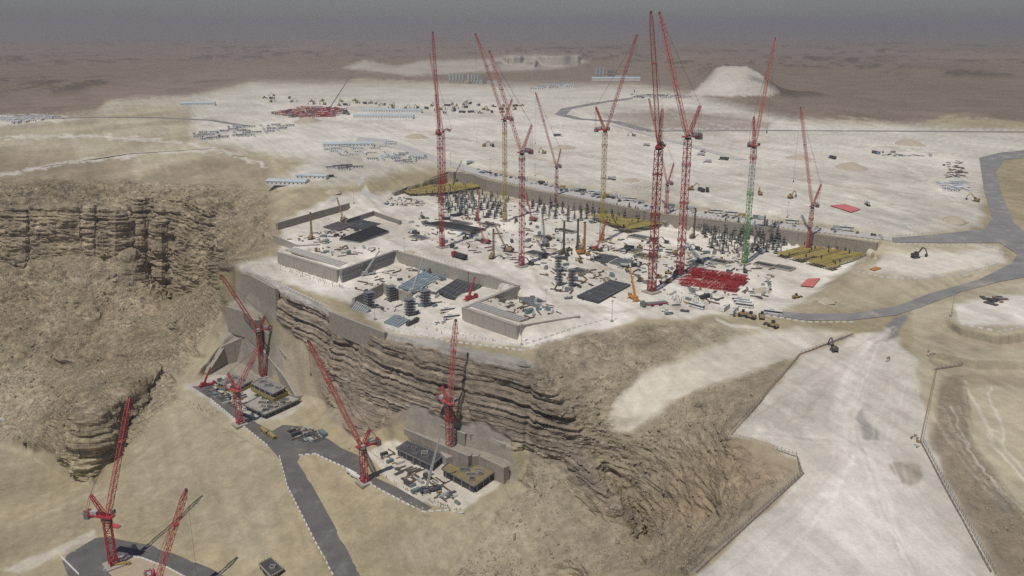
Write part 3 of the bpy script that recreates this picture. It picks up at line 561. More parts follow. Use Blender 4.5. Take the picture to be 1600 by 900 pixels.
# ------------------------------------------------------------------ walls
def wall(name, top, zt, zb, m, label, th=1.2, panel=None, cope=True, cat='wall', fwd=1.3):
    zl = zt if isinstance(zt, list) else [zt] * len(top); pts = [P(u, v, z) for (u, v), z in zip(top, zl)]; pts = resample(pts, panel) if panel else pts
    root = thing(name, (pts[0].x, pts[0].y, zb), label, cat); c0 = Vector((pts[0].x, pts[0].y, zb))
    for i, (a, b) in enumerate(zip(pts[:-1], pts[1:])):
        d = (b - a); d.z = 0; d.normalize(); n = Vector((-d.y, d.x, 0))
        if n.y < 0: n = -n
        f = n * (-fwd + (random.uniform(-.1, .1) if panel else 0)); bk = f + n * (th + fwd); g = d * (.07 if panel else 0); q = []
        for k, z in ((f, 0), (bk, 0), (f, 1), (bk, 1)):
            for e, pt in ((g, a), (-g, b)): w = pt + k + e - c0; q.append((w.x, w.y, -.6 if z == 0 else pt.z - zb))
        MB().add(q, [(0, 1, 5, 4), (3, 2, 6, 7), (4, 5, 7, 6), (0, 4, 6, 2), (1, 3, 7, 5), (0, 2, 3, 1)]).build('panel', m, root)
    if cope:
        mb = MB()
        for a, b in zip(pts[:-1], pts[1:]):
            d = b - a; n = Vector((-d.y, d.x, 0)).normalized(); n = -n if n.y < 0 else n; w = n * (.35 - fwd) + Vector((0, 0, .25)) - c0; mb.bar(a + w, b + w, .9)
        mb.build('coping', WHITEP if cope == 2 else CONC, root)
    return root
wall('retaining_wall', WALL_BACK, 13, -.5, CONC2, 'long sprayed concrete retaining wall behind the crane field', panel=14, fwd=3)
wall('retaining_wall', COURT_BACK, 0, -10.5, CONC, 'concrete retaining wall at the back of the sunken court', panel=9, fwd=2.6)
wall('concrete_block_wall', BLOCK_W[:2], 0, -10.5, CONC, 'pale side wall of the concrete block by the gorge', panel=8, fwd=2.6); wall('concrete_block_wall', BLOCK_W[1:], 0, -10.5, CONCD, 'dark open side of the concrete block facing the sunken court', panel=8, fwd=2.6)  # court side turned from the sun, its shade put into a darker concrete
wall('concrete_block_wall', BLOCK_E[1:3], 0, -9.5, CONC, 'pale front wall of the raised block above the cliff fence', panel=9, fwd=2.6); wall('concrete_block_wall', BLOCK_E[:2], 0, -10.3, CONC, 'court-side wall of the raised block above the cliff fence', panel=9, fwd=2.6)
wall('concrete_block_wall', BLOCK_E[2:], 0, -6, CONC, 'low end wall of the raised block above the cliff fence', panel=9)
wall('retaining_wall', [(516, 487), (603, 520)], -9.6, -24, CONC2, 'plain concrete wall dropping down the cliff below the court', panel=None)
wall('retaining_wall', YARD1, 0.3, -7, CONC, 'wedge shaped concrete wall left of the drilling yard', panel=9); wall('retaining_wall', YARD2, 6.3, -.5, CONC2, 'sand coloured wall behind the drilling yard', panel=10)
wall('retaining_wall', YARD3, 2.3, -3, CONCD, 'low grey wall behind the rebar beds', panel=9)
wall('stepped_retaining_wall', B1, -57, -66.5, CONC2, 'upper tier of the stepped wall above the building pad', 1.5, 7, 1, fwd=3.5); wall('stepped_retaining_wall', B2, -65.5, -76.5, CONC2, 'lower tier of the stepped wall behind the building pad', 1.5, 7, 1, fwd=3)
wall('stepped_retaining_wall', TIP2, -37.7, -59, CONC2, 'middle tier of the tall wall below the cliff tip', 1.5, 6, fwd=3); wall('stepped_retaining_wall', TIP1, -11.7, -38, CONC2, 'top tier of the tall wall below the cliff tip', 1.5, 6)
wall('stepped_retaining_wall', WING_L, ZWL, -82.5, CONC2, 'left wing of the wall around the yellow screened pad', 1.5, 8, fwd=4.5); wall('stepped_retaining_wall', WING_R, ZWR, -82.5, CONC2, 'right wing of the wall around the yellow screened pad', 1.5, 8, fwd=5)

# ------------------------------------------------------------------ luffing tower cranes
def crane(base, top, tip, apex, w, label, cols=None, dd=0, jw=2.0, hook=None, yaw=.7, foot=True, base_ground=True):
    RED, RED2 = random.choice(REDS); cols = [(f_, RED if m_ is REDS[0][0] else m_) for f_, m_ in cols] if cols else [(1, RED)]
    B = G(*base); Zt = z_on(B, top[1]); root = thing('tower_crane', B, label, 'crane', 'luffing tower cranes'); hgt = Zt - B.z
    ax = Vector((math.cos(yaw), math.sin(yaw), 0)); O = B
    if foot:
        MB().box((0, 0, .4), (w * 2.6, w * 2.6, 1.6), yaw).build('footing', CONC, root)
        MB().lattice((0, 0, .8), (0, 0, min(9, hgt * .2)), w * 1.12, w * 1.08, w * .5, w * .13, w * .07, ax).build('mast_foot', (cols[0][1] if cols else RED), root)
    z0 = .5
    for frac, m in (cols or [(1, RED)]):
        z1 = hgt * frac; MB().lattice((0, 0, z0), (0, 0, z1), w, w, w * .85, w * .12, w * .055, ax).build('mast', m, root); z0 = z1
    for k in range(1, int(hgt // 28) + 1):
        MB().lattice((0, 0, k * 28 - 1), (0, 0, k * 28 + 1), w * 1.25, w * 1.25, 2, w * .07, w * .05, ax).build('mast_collar', (cols or [(1, RED)])[min(len(cols or [1]) - 1, sum(k * 28 > hgt * c[0] for c in (cols or [(1, RED)])))][1], root)
    T = Vector((B.x, B.y, Zt)); d0 = depth_of(T)
    tipw = at_depth(tip[0], tip[1], d0 + dd); apw = at_depth(apex[0], apex[1], d0 - dd * .2)
    h = tipw - T; h.z = 0; hb = apw - T; hb.z = 0
    if hb.length < 1.5: hb = -h
    if hb.length < 1.5: hb = Vector((.3, -1, 0))
    hb.normalize(); sd = Vector((hb.y, -hb.x, 0)); fw = -hb
    MB().cyl((0, 0, hgt), (0, 0, hgt + 1.6), w * .62, 14).build('slewing_ring', DARK, root)
    dk = MB(); dk.box(tuple(hb * w * .9 + Vector((0, 0, hgt + 2.1))), (w * 4.2, w * 1.15, .9), math.atan2(hb.y, hb.x)); dk.build('machine_deck', RED, root)
    MB().lattice(hb * w * 2 + Vector((0, 0, hgt + 2.3)), hb * w * 3.6 + Vector((0, 0, hgt + 2.3)), w * .8, w * .8, 2, .28, .18, sd).build('counter_jib', RED, root)
    cw = thing_part = MB()
    for k in range(3): cw.box(tuple(hb * (w * 2.9 + k * w * .28) + Vector((0, 0, hgt + 1.2))), (w * .24, w * 1.2, w * 1.05), math.atan2(hb.y, hb.x))
    cw.build('counterweight', STEEL, root)
    MB().box(tuple(hb * w * 1.9 + Vector((0, 0, hgt + 3.6))), (w * 1.1, w * .9, 2.0), math.atan2(hb.y, hb.x)).build('winch_house', GREYP, root)
    cb = MB().box(tuple(fw * w * .5 + sd * w * .95 + Vector((0, 0, hgt + 3.2))), (2.2, 1.7, 2.3), math.atan2(hb.y, hb.x)).build('cab', GREYP, root)
    MB().box(tuple(fw * (w * .5 + 1.13) + sd * w * .95 + Vector((0, 0, hgt + 3.5))), (.1, 1.5, 1.3), math.atan2(hb.y, hb.x)).build('window', GLASS, cb)
    pv = fw * w * .35 + Vector((0, 0, hgt + 2.6)); tp = tipw - O; ap = apw - O
    j = MB(); L = (tp - pv).length; dj = (tp - pv) / L
    j.lattice(pv, pv + dj * L * .08, jw * .45, jw, jw, jw * .13, jw * .065, sd); j.lattice(pv + dj * L * .08, pv + dj * L * .9, jw, jw * .95, jw * 1.15, jw * .125, jw * .06, sd); j.lattice(pv + dj * L * .9, tp, jw * .95, jw * .45, jw, jw * .13, jw * .07, sd)
    jo = j.build('jib', RED2, root); MB().cyl(tp + sd * -.5 - Vector((0, 0, .2)), tp + sd * .5 - Vector((0, 0, .2)), jw * .42, 10).build('tip_sheave', DARK, jo)
    MB().box(tuple(pv + dj * L * .62), (jw * 1.3, jw * 1.3, .5), math.atan2(hb.y, hb.x)).build('walkway', RED2, jo)
    a = MB(); f0 = hb * w * .2 + Vector((0, 0, hgt + 2.6)); a.lattice(f0, ap, jw * .85, jw * .5, jw * 1.2, jw * .14, jw * .08, sd); a.build('a_frame', RED, root)
    r = MB(); ce = hb * w * 3.4 + Vector((0, 0, hgt + 2.6))
    for s_ in (-1, 1): r.bar(ap + sd * s_ * jw * .3, ce + sd * s_ * w * .3, .16)
    r.build('pendant', RED, root); rp = MB()
    for s_ in (-1, 1): rp.bar(ap + sd * s_ * .3, pv + dj * L * .97 + sd * s_ * .3, .09)
    rp.build('luffing_rope', DARK, root)
    if hook:
        hz = tp.z - hook; hk = MB(); hk.bar(tp, (tp.x, tp.y, hz), .09); ho = hk.build('hoist_rope', DARK, root); MB().box((tp.x, tp.y, hz - .9), (.9, .7, 1.8), 0, .6).build('hook_block', DARK, ho)
    return root
Y3 = [(.12, RED), (.88, YEL), (1, RED)]
crane((691, 387), (684, 212), (676, 50), (681, 147), 2.9, 'red tower crane with near vertical jib by the red lorry', dd=-14, hook=60)
crane((695, 291), (695, 206), (671, 84), (706, 203), 2.2, 'slim red crane standing at the edge of the far yellow deck', dd=8, jw=1.5)
crane((789, 346), (787, 190), (743, 53), (800, 155), 2.8, 'crane with yellow mast and red jib leaning left', [(.9, YEL), (1, RED)], hook=40)
crane((815, 417), (815, 242), (765, 80), (831, 195), 2.9, 'red crane beside the corner of the sunken court', hook=None)
crane((869, 319), (868, 264), (837, 145), (876, 233), 2.2, 'small red crane in front of the long retaining wall', jw=1.6, hook=50)
crane((940, 378), (943, 207), (995, 55), (931, 167), 2.8, 'yellow mast crane with orange foot and jib leaning right', [(.16, ORG), (.97, YEL), (1, RED)], hook=45)
crane((1018, 457), (1027, 234), (1017, 18), (1035, 170), 3.9, 'tallest red crane nearest the cliff edge crowd', dd=-20, jw=2.6)
crane((1040, 346), (1042, 291), (1014, 155), (1053, 255), 2.2, 'small distant red crane between the two tallest cranes', jw=1.6)
crane((1062, 431), (1074, 218), (1031, 20), (1094, 165), 3.8, 'tall red crane next to the stacked red mast sections', jw=2.6, hook=75)
crane((1163, 413), (1178, 232), (1211, 60), (1178, 182), 3.0, 'crane with green mast, white upper part and red jib', [(.66, GRN), (.88, GREYP), (1, RED)], dd=6, hook=70)
crane((1262, 393), (1268, 326), (1251, 168), (1283, 288), 2.3, 'red crane rising out of the right hand yellow deck', jw=1.7, hook=60)
crane((411, 590), (406, 520), (346, 430), (414, 494), 3.0, 'red crane between the wall wings of the yellow screened pad', jw=2.2)
crane((375, 664), (371, 614), (405, 540), (356, 583), 3.3, 'short red crane on the road edge at the yellow screened pad', jw=2.2)
crane((570, 755), (571, 702), (482, 533), (578, 670), 3.2, 'red crane on the road beside the building pad, jib to the left', jw=2.2, hook=20)
crane((703, 718), (698, 634), (712, 500), (690, 604), 3.2, 'red crane on a concrete base against the stepped wall', dd=-10, jw=2.2)
crane((178, 884), (166, 812), (203, 620), (141, 773), 3.6, 'red crane on the traffic island of the lower left road', dd=10, jw=2.3)
crane((250, 950), (250, 915), (291, 765), (238, 890), 3.2, 'red crane whose jib alone rises at the bottom edge', jw=2.3, hook=80)
MB().box((0, 0, 3), (9, 9, 6), .5).build('crane_plinth', CONC, None, G(703, 722)); bpy.data.objects['crane_plinth']['label'] = 'pale concrete plinth under the crane at the stepped wall'; bpy.data.objects['crane_plinth']['category'] = 'plinth'
wall('retaining_wall', PIT_A, -9.8, -18.5, CONC, 'inner wall of the deep pit with the scaffold towers', panel=9)
for dz_, m_, nm in ((1.2, CONC, 'ledge'), (5.0, CONC, 'ledge')):
    a_, b_ = P(533, 421, 0), P(616, 391.6, 0); r_ = [o for o in COL.objects if o.get('label', '').startswith('dark open side')][0]; of = Vector((.8, -3.2, -dz_)); MB().bar(a_ + of - r_.location, b_ + of - r_.location, .9).build('ledge', m_, r_)
wall('retaining_wall', BANK, [4, 8, 13, 13], -.5, CONC2, 'angled bank wall behind the far yellow deck', panel=10, fwd=2)
wall('stepped_retaining_wall', WING_T, [-44, -49, -60], -63, CONC2, 'upper right tier above the yellow screened pad', 1.5, 8, fwd=4)
# ------------------------------------------------------------------ prototypes of machines and vehicles (x = forward, metres)
def wheels(xs, y, r=.5, w=.35):
    return [('wheel', MB().cyl((x, s * (y - w / 2), r), (x, s * (y + w / 2), r), r, 10), RUB, []) for x in xs for s in (-1, 1)]
BUS = ('bus', [('body', MB().box((0, 0, 1.75), (11.8, 2.5, 2.6), 0, .97), WHITEP, [('window_band', MB().box((0, 0, 2.15), (11.2, 2.56, 1.0)), GLASS), ('windscreen', MB().box((5.86, 0, 1.95), (.14, 2.2, 1.4)), GLASS), ('roof_unit', MB().box((-1, 0, 3.2), (3, 1.7, .3)), GREYP)])] + wheels((-3.6, 3.9), 1.1))
CAR = ('car', [('body', MB().box((0, 0, .7), (4.6, 1.85, .75), 0, .95), WHITEP, []), ('cabin', MB().box((-.2, 0, 1.33), (2.6, 1.6, .6), 0, .82), GLASS, [('roof', MB().box((-.2, 0, 1.65), (2.0, 1.28, .06)), WHITEP)])] + wheels((-1.4, 1.4), .8, .34, .25))
PICKUP = ('pickup_truck', [('cab', MB().box((.5, 0, 1.25), (2.0, 1.8, 1.1), 0, .85), WHITEP, [('window', MB().box((.5, 0, 1.45), (1.9, 1.76, .42), 0, .95), GLASS)]), ('body', MB().box((0, 0, .75), (5.2, 1.85, .65)), WHITEP, [])] + wheels((-1.6, 1.6), .8, .38, .28))
LORRY = ('lorry', [('cab', MB().box((4.4, 0, 1.9), (2.2, 2.4, 2.6), 0, .95), WHITEP, [('windscreen', MB().box((5.46, 0, 2.3), (.12, 2.1, 1.0)), GLASS)]), ('chassis', MB().box((0, 0, .8), (10.4, 1.1, .4)), DARK, []), ('load_bed', MB().box((-1.2, 0, 2.0), (8.2, 2.5, 1.9), 0, 1.0), DARK2, [])] + wheels((-4.2, -2.9, 3.9), 1.05, .52, .5))
FLAT = ('flatbed_lorry', [('cab', MB().box((6.4, 0, 1.9), (2.2, 2.4, 2.6), 0, .95), TEAL, [('windscreen', MB().box((7.46, 0, 2.3), (.12, 2.1, 1.0)), GLASS)]), ('flatbed', MB().box((-1.2, 0, 1.25), (13, 2.5, .35)), RED, []), ('load', MB().box((-1.2, 0, 1.75), (11, 2.0, .7)), STEEL, [])] + wheels((-6, -4.7, 5.6), 1.05, .52, .5))
MIXER = ('concrete_mixer', [('cab', MB().box((3.4, 0, 1.9), (2, 2.4, 2.5), 0, .95), WHITEP, []), ('chassis', MB().box((0, 0, .85), (8.8, 1.1, .4)), DARK, []), ('drum', MB().cyl((-3.6, 0, 2.7), (2, 0, 2.1), .9, 10, 1.15), GREYP, [])] + wheels((-3.2, -1.9, 3), 1.05, .52, .5))
def excavator_parts(m):
    return [('track', MB().box((0, s * 1.15, .5), (4.2, .6, 1.0), 0, .9), DARK, []) for s in (-1, 1)] + [('house', MB().box((-.5, 0, 1.9), (3.4, 2.6, 1.5)), m, [('cab', MB().box((.7, .8, 2.5), (1.4, 1.0, 1.8)), GLASS)]), ('boom', MB().bar((1, 0, 2.2), (4.2, 0, 5.6), .6).bar((4.2, 0, 5.6), (6.2, 0, 4.6), .5), m, []), ('arm', MB().bar((6.2, 0, 4.6), (7.6, 0, 1.8), .42), m, [('bucket', MB().box((7.3, 0, 1.1), (1.3, 1.3, 1.3), 0, .7), DARK)])]
EXC = ('excavator', excavator_parts(MYEL)); EXC2 = ('excavator', excavator_parts(DARK))
LOADER = ('wheel_loader', [('body', MB().box((-.8, 0, 1.6), (4.4, 2.2, 1.3), 0, .9), MYEL, [('cab', MB().box((-.2, 0, 2.8), (1.5, 1.5, 1.5), 0, .85), GLASS)]), ('arm', MB().bar((1.2, .5, 1.8), (3.6, .5, .9), .3).bar((1.2, -.5, 1.8), (3.6, -.5, .9), .3), MYEL, []), ('bucket', MB().box((4, 0, .8), (1.1, 2.8, 1.1), 0, .8), DARK, [])] + wheels((-2, 1.5), 1.0, .8, .6))
def rig_parts(m, hgt):
    return [('track', MB().box((0, s * 1.7, .6), (5.6, .8, 1.2), 0, .92), DARK, []) for s in (-1, 1)] + [('house', MB().box((-1.2, 0, 2.4), (5.4, 3.0, 2.2)), m, [('cab', MB().box((1.2, 1.1, 2.6), (1.6, 1.1, 2.0)), GLASS)]),
        ('mast', MB().lattice((3, 0, .6), (3, 0, hgt), 1.15, .95, 1.8, .3, .18), m, [('mast_head', MB().box((3, 0, hgt + .4), (2.2, .9, .9)), DARK)]), ('kelly_bar', MB().cyl((3.9, 0, 1.0), (3.9, 0, hgt * .96), .3, 8), STEEL, [('auger', MB().cyl((3.9, 0, .3), (3.9, 0, 3.2), .75, 10), DARK)]), ('back_stay', MB().bar((-1, .8, 3.3), (2.7, .4, hgt * .55), .3).bar((-1, -.8, 3.3), (2.7, -.4, hgt * .55), .3), m, [])]
RIGS = {k: ('drilling_rig', rig_parts(m, hg)) for k, m, hg in (('tan', WOOD, 23), ('dark', mat('dusty olive', (.16, .15, .10), .7, var=.25), 26), ('orange', ORG, 26))}
def crawler(m, L, el):
    dx, dz = L * math.cos(el), L * math.sin(el)
    return [('track', MB().box((0, s * 2.2, .6), (6.4, .9, 1.2), 0, .92), DARK, []) for s in (-1, 1)] + [('house', MB().box((-1.6, 0, 2.4), (6, 3.4, 2.2)), m, [('cab', MB().box((1.8, 1.4, 2.7), (1.6, 1.2, 2.0)), GLASS)]), ('counterweight', MB().box((-5, 0, 2.2), (1.3, 3.8, 1.9)), DARK, []),
        ('boom', MB().lattice((1.2, 0, 1.8), (1.2 + dx, 0, 1.8 + dz), 1.2, .8, 1.5, .2, .11, (0, 1, 0)), m, []), ('boom_rope', MB().bar((-3.8, 0, 5), (1.2 + dx, 0, 1.8 + dz), .1).bar((-3.8, 0, 3.2), (-3.8, 0, 5), .25).bar((1.2 + dx, 0, 1.8 + dz), (1.2 + dx, 0, 4), .08), DARK, [])]
CRAWL = ('crawler_crane', crawler(RED2, 26, 1.2)); CRAWLD = ('crawler_crane', crawler(STEEL, 30, 1.3)); CRAWLG = ('crawler_crane', crawler(WOOD, 22, 1.05))
def tele(L, el, m, bm):
    dx, dz = L * math.cos(el), L * math.sin(el); k = Vector((dx, 0, dz)); b0 = Vector((-2, 0, 3))
    return [('carrier', MB().box((0, 0, 1.3), (12, 2.7, 1.0)), m, []), ('driver_cab', MB().box((5.3, 0, 2.3), (1.8, 2.5, 1.4)), m, []), ('turret', MB().box((-2.6, 0, 2.7), (4.2, 2.5, 1.6)), m, []), ('boom', MB().bar(b0, b0 + k * .4, 1.3).bar(b0 + k * .4, b0 + k * .7, 1.0).bar(b0 + k * .7, b0 + k, .75), bm, [('boom_tip', MB().bar(b0 + k, b0 + k * 1.02 - Vector((0, 0, 1)), .7), DARK)])] + [('outrigger', MB().bar((x, 0, .8), (x, s * 3.6, .3), .5), m, []) for x in (-5, 3.5) for s in (-1, 1)] + wheels((-4.5, -3, 2, 3.6, 5), 1.2, .6, .5)
CONT = ('site_cabin', [('shell', MB().box((0, 0, 1.35), (12, 3, 2.7)), WHITEP, [('window', MB().box((x, -1.51, 1.6), (1.2, .06, .9)), GLASS) for x in (-4, -1, 4)] + [('door', MB().box((1.6, -1.51, 1.1), (.9, .06, 2.0)), GREYP)]), ('roof', MB().box((0, 0, 2.85), (12.4, 3.4, .3)), BROOF, [])])
SHIP = ('container', [('shell', MB().box((0, 0, 1.3), (6.1, 2.44, 2.6)), TEAL, []), ('door', MB().box((3.08, 0, 1.3), (.06, 2.2, 2.3)), GREYP, [])])
LAMP = ('light_mast', [('pole', MB().cyl((0, 0, 0), (0, 0, 14), .16, 8, .09), STEEL, []), ('lamp_head', MB().box((0, 0, 14), (2.6, .4, .35)).box((0, 0, 14.4), (.4, 2.0, .3)), GREYP, []), ('base_block', MB().box((0, 0, .6), (1.6, 1.6, 1.2)), CONC, [])])
def col_parts(hg):
    b = MB().lattice((0, 0, 0), (0, 0, hg), .9, .9, 1.0, .2, .1); p = MB(); q = MB()
    for z, k in ((hg * .25, 4.4), (hg * .55, 3.2), (hg * .8, 2.2)): p.box((0, 0, z), (k, k, .3))
    for a in range(4):
        c, s_ = math.cos(a * 1.571 + .4), math.sin(a * 1.571 + .4); q.bar((c * 3.2, s_ * 3.2, 0), (c * .4, s_ * .4, hg * .6), .22)
    return [('shaft', MB().box((0, 0, hg * .42), (1.0, 1.0, hg * .84)), DARK, []), ('starter_bars', MB().lattice((0, 0, hg * .8), (0, 0, hg), .8, .8, .8, .14, .1), REBAR, []), ('work_platform', p, STEEL, []), ('prop', q, DARK, [])]
COLS = [('formed_column', col_parts(h_)) for h_ in (7.0, 9.0, 11.5)]
PLAIN = ('precast_column', [('shaft', MB().box((0, 0, 3.4), (1.1, 1.1, 6.8)), STEEL, []), ('starter_bars', MB().lattice((0, 0, 6.8), (0, 0, 8.2), .8, .8, .8, .12, .08), REBAR, []), ('footing', MB().box((0, 0, .3), (3, 3, .6)), CONC, [])])
def scaf(w, d, hg):
    b = MB(); pl = MB()
    for x in np.linspace(-w / 2, w / 2, 4):
        for y in np.linspace(-d / 2, d / 2, 4): b.bar((x, y, 0), (x, y, hg), .14)
    n = int(hg / 2)
    for k in range(1, n + 1):
        z = k * hg / n - .3; pl.box((0, 0, z), (w + .9, d + .9, .14))
        for s_ in (-1, 1):
            b.bar((-w / 2, s_ * d / 2, z - 1.6), (w / 2, s_ * d / 2, z), .09); b.bar((s_ * w / 2, -d / 2, z - 1.6), (s_ * w / 2, d / 2, z), .09)
    return [('standards', b, STEEL, []), ('platform', pl, STEEL, [])]
SCAF = ('scaffold_tower', scaf(5.6, 5.6, 12)); SCAF2 = ('scaffold_tower', scaf(3.6, 3.6, 13))
MSEC = ('mast_section', [('frame', MB().lattice((-5, 0, 1.4), (5, 0, 1.4), 2.5, 2.5, 2.4, .3, .17, (0, 1, 0)), RED, [])])
BARR = ('road_barrier', [('block', MB().box((0, 0, .3), (2.7, .6, .6)).box((0, 0, .8), (2.7, .28, .5)), WHITEP, [])])
BARD = ('road_barrier', [('block', BARR[1][0][1], mat('weathered barrier', (.30, .25, .22), .8, var=.3), [])])
BUND = ('rebar_bundle', [('bars', MB().box((0, 0, .35), (10, 1.0, .5)).box((0, .2, .8), (9, .6, .4)), REBAR, []), ('sleeper', MB().box((-3, 0, .06), (.3, 2, .12)), WOOD, []), ('sleeper', MB().box((3, 0, .06), (.3, 2, .12)), WOOD, [])])
PALL = ('material_stack', [('pallet', MB().box((0, 0, .1), (2.6, 1.8, .2)), WOOD, []), ('goods', MB().box((0, 0, .85), (2.4, 1.6, 1.3), 0, .95), GREYP, [])])
SKIP = ('formwork_stack', [('sheet', MB().box((0, 0, .3), (6, 2.4, .25)), DARK2, []), ('rib', MB().box((0, .7, .52), (6, .15, .2)), STEEL, []), ('rib', MB().box((0, -.7, .52), (6, .15, .2)), STEEL, [])])
def person_proto():
    me = bpy.data.meshes.new('person')
    V = [(0, 0, .95), (0, 0, 1.2), (0, 0, 1.45), (0, 0, 1.56), (0, 0, 1.74), (.1, 0, .9), (.11, .02, .5), (.11, 0, .06), (-.1, 0, .9), (-.11, -.02, .5), (-.11, 0, .06), (.2, 0, 1.42), (.27, .03, 1.12), (.26, .14, .9), (-.2, 0, 1.42), (-.27, .03, 1.12), (-.26, .14, .9), (.11, .14, .04), (-.11, .14, .04)]
    E = [(0, 1), (1, 2), (2, 3), (3, 4), (0, 5), (5, 6), (6, 7), (0, 8), (8, 9), (9, 10), (2, 11), (11, 12), (12, 13), (2, 14), (14, 15), (15, 16), (7, 17), (10, 18)]
    R = [.16, .17, .17, .07, .11, .1, .075, .055, .1, .075, .055, .075, .055, .045, .075, .055, .045, .04, .04]
    me.from_pydata(V, E, []); o = bpy.data.objects.new('person_tmp', me); COL.objects.link(o)
    m = o.modifiers.new('skin', 'SKIN')
    for i, r in enumerate(R): me.skin_vertices[0].data[i].radius = (r, r * .85)
    me.skin_vertices[0].data[0].use_root = True
    o.modifiers.new('sub', 'SUBSURF').levels = 1
    bpy.context.view_layer.update(); dg = bpy.context.evaluated_depsgraph_get(); nm = bpy.data.meshes.new_from_object(o.evaluated_get(dg)); bpy.data.objects.remove(o)
    return nm
PM = person_proto(); PVAR = []
HELM = mat('helmet', (.7, .66, .5), .5)
for top in (SHIRT, mat('lime vest', (.45, .5, .08), .8), mat('blue overall', (.08, .12, .25), .85), mat('pale shirt', (.55, .53, .48), .85)):
    q = PM.copy(); q.materials.clear()
    for m_ in (top, NAVY, SKIN, HELM): q.materials.append(m_)
    for p in q.polygons:
        c = p.center; p.use_smooth = True; p.material_index = 3 if c.z > 1.72 else 2 if c.z > 1.53 or (abs(c.x) > .22 and c.z < .98) else 0 if c.z > .95 else 1
    PVAR.append(q)
def person(u, v, label, group):
    p = G(u, v, .05); o = bpy.data.objects.new('person', random.choice(PVAR)); COL.objects.link(o); o.location = p; o.rotation_euler = (0, 0, random.uniform(0, 6.28)); s = random.uniform(.97, 1.06); o.scale = (s,) * 3
    return tag(o, label, 'person', group)
R_ = random.uniform
def inpoly(poly):
    xs, ys = [p[0] for p in poly], [p[1] for p in poly]
    while True:
        x, y = R_(min(xs), max(xs)), R_(min(ys), max(ys)); ins = False
        for (x1, y1), (x2, y2) in zip(poly, poly[1:] + poly[:1]):
            if (y1 > y) != (y2 > y) and x < (x2 - x1) * (y - y1) / (y2 - y1) + x1: ins = not ins
        if ins: return x, y
def spread_px(poly, n, gap):
    out = []
    for _ in range(n * 30):
        x, y = inpoly(poly)
        if all(math.hypot(x - a, (y - b) * 2.2) > gap for a, b in out): out.append((x, y))
        if len(out) >= n: break
    return out

def inside(poly, x, y):
    ins = False
    for (x1, y1), (x2, y2) in zip(poly, poly[1:] + poly[:1]):
        if (y1 > y) != (y2 > y) and x < (x2 - x1) * (y - y1) / (y2 - y1) + x1: ins = not ins
    return ins
GA = heading(762, 300, 1250, 380)
def grid_px(poly, step, keep=.82):
    W = [G(*p) for p in poly]; c = sum(W, Vector()) / len(W); d = Vector((math.cos(GA), math.sin(GA), 0)); n = Vector((-d.y, d.x, 0)); r = max((w - c).length for w in W); k = int(r / step) + 1; out = []
    for i in range(-k, k + 1):
        for j in range(-k, k + 1):
            q = c + d * i * step + n * j * step * 1.25 + Vector((R_(-.5, .5), R_(-.5, .5), 0)); u, v = pix(q)
            if inside(poly, u, v) and R_(0, 1) < keep: out.append((u, v))
    return out
# ------------------------------------------------------------------ the crane field
for poly, n, where in (([(665, 300), (740, 302), (800, 312), (790, 345), (700, 335)], 62, 'formed column in the cluster left of the yellow mast crane'), ([(820, 318), (1000, 330), (1010, 352), (930, 350), (840, 340)], 56, 'formed column in the field below the long retaining wall'), ([(1085, 352), (1200, 352), (1235, 372), (1225, 400), (1110, 398)], 80, 'formed column around the foot of the green mast crane')):
    for x, y in grid_px(poly, 7.8):
        pr = random.choice(COLS + [PLAIN]); put(pr, G(x, y), R_(0, 1.5), where if pr is not PLAIN else where.replace('formed', 'plain precast'), 'column', 'columns under construction', sc=R_(.65, .95))
def deck(poly, ang, label, z=3.2):
    c = G(sum(p[0] for p in poly) / len(poly), sum(p[1] for p in poly) / len(poly)); root = thing('formwork_deck', c, label, 'formwork'); W = [G(*p) for p in poly]
    d = Vector((math.cos(ang), math.sin(ang), 0)); n = Vector((-d.y, d.x, 0)); pr = [(w - c).dot(n) for w in W]; s0, s1 = min(pr), max(pr); k = s0 + 1.2; i = 0; legs = MB()
    while k < s1 - .5:
        hits = []
        for a, b in zip(W, W[1:] + W[:1]):
            pa, pb = (a - c).dot(n) - k, (b - c).dot(n) - k
            if pa * pb < 0: t = pa / (pa - pb); hits.append(((a - c) + (b - a) * t).dot(d))
        if len(hits) >= 2:
            h0, h1 = min(hits), max(hits); zz_ = z + R_(-.1, .1); segs = max(1, int((h1 - h0) / 16)); e = (h1 - h0) / segs
            for q in range(segs):
                if R_(0, 1) < .04: continue
                a0, a1 = h0 + q * e + .3, h0 + (q + 1) * e - .3; mid = d * (a0 + a1) / 2 + n * k
                MB().box((mid.x, mid.y, zz_), (a1 - a0, 2.35 if i % 6 else 1.3, .3), ang).build('deck_panel', FORMY if R_(0, 1) < .8 else OLIVE, root)
                for t in (a0 + 1, (a0 + a1) / 2, a1 - 1): lp = d * t + n * k; legs.bar((lp.x, lp.y, -.2), (lp.x, lp.y, zz_), .2)
        k += 2.55; i += 1
    o = legs.build('prop', DARK, root); o['kind'] = 'stuff'
    for _ in range(int((s1 - s0) * .5)):
        x, y = inpoly(poly); p = G(x, y) - c; MB().box((p.x, p.y, z + 1.4), (.9, .9, 2.6)).build('column_head', DARK, root)
    return root
deck([(625, 291), (660, 281), (740, 279), (752, 290), (700, 305), (640, 307)], heading(625, 291, 700, 305), 'yellow formwork deck in the far corner below the sand bank')
deck([(918, 342), (955, 325), (1030, 339), (1036, 351), (980, 366)], heading(960, 325, 925, 338), 'yellow formwork deck behind the yellow mast crane')
deck([(1208, 400), (1258, 372), (1290, 375), (1366, 379), (1338, 398), (1302, 425), (1275, 418)], heading(1258, 372, 1208, 400), 'large yellow formwork deck at the right end of the wall')
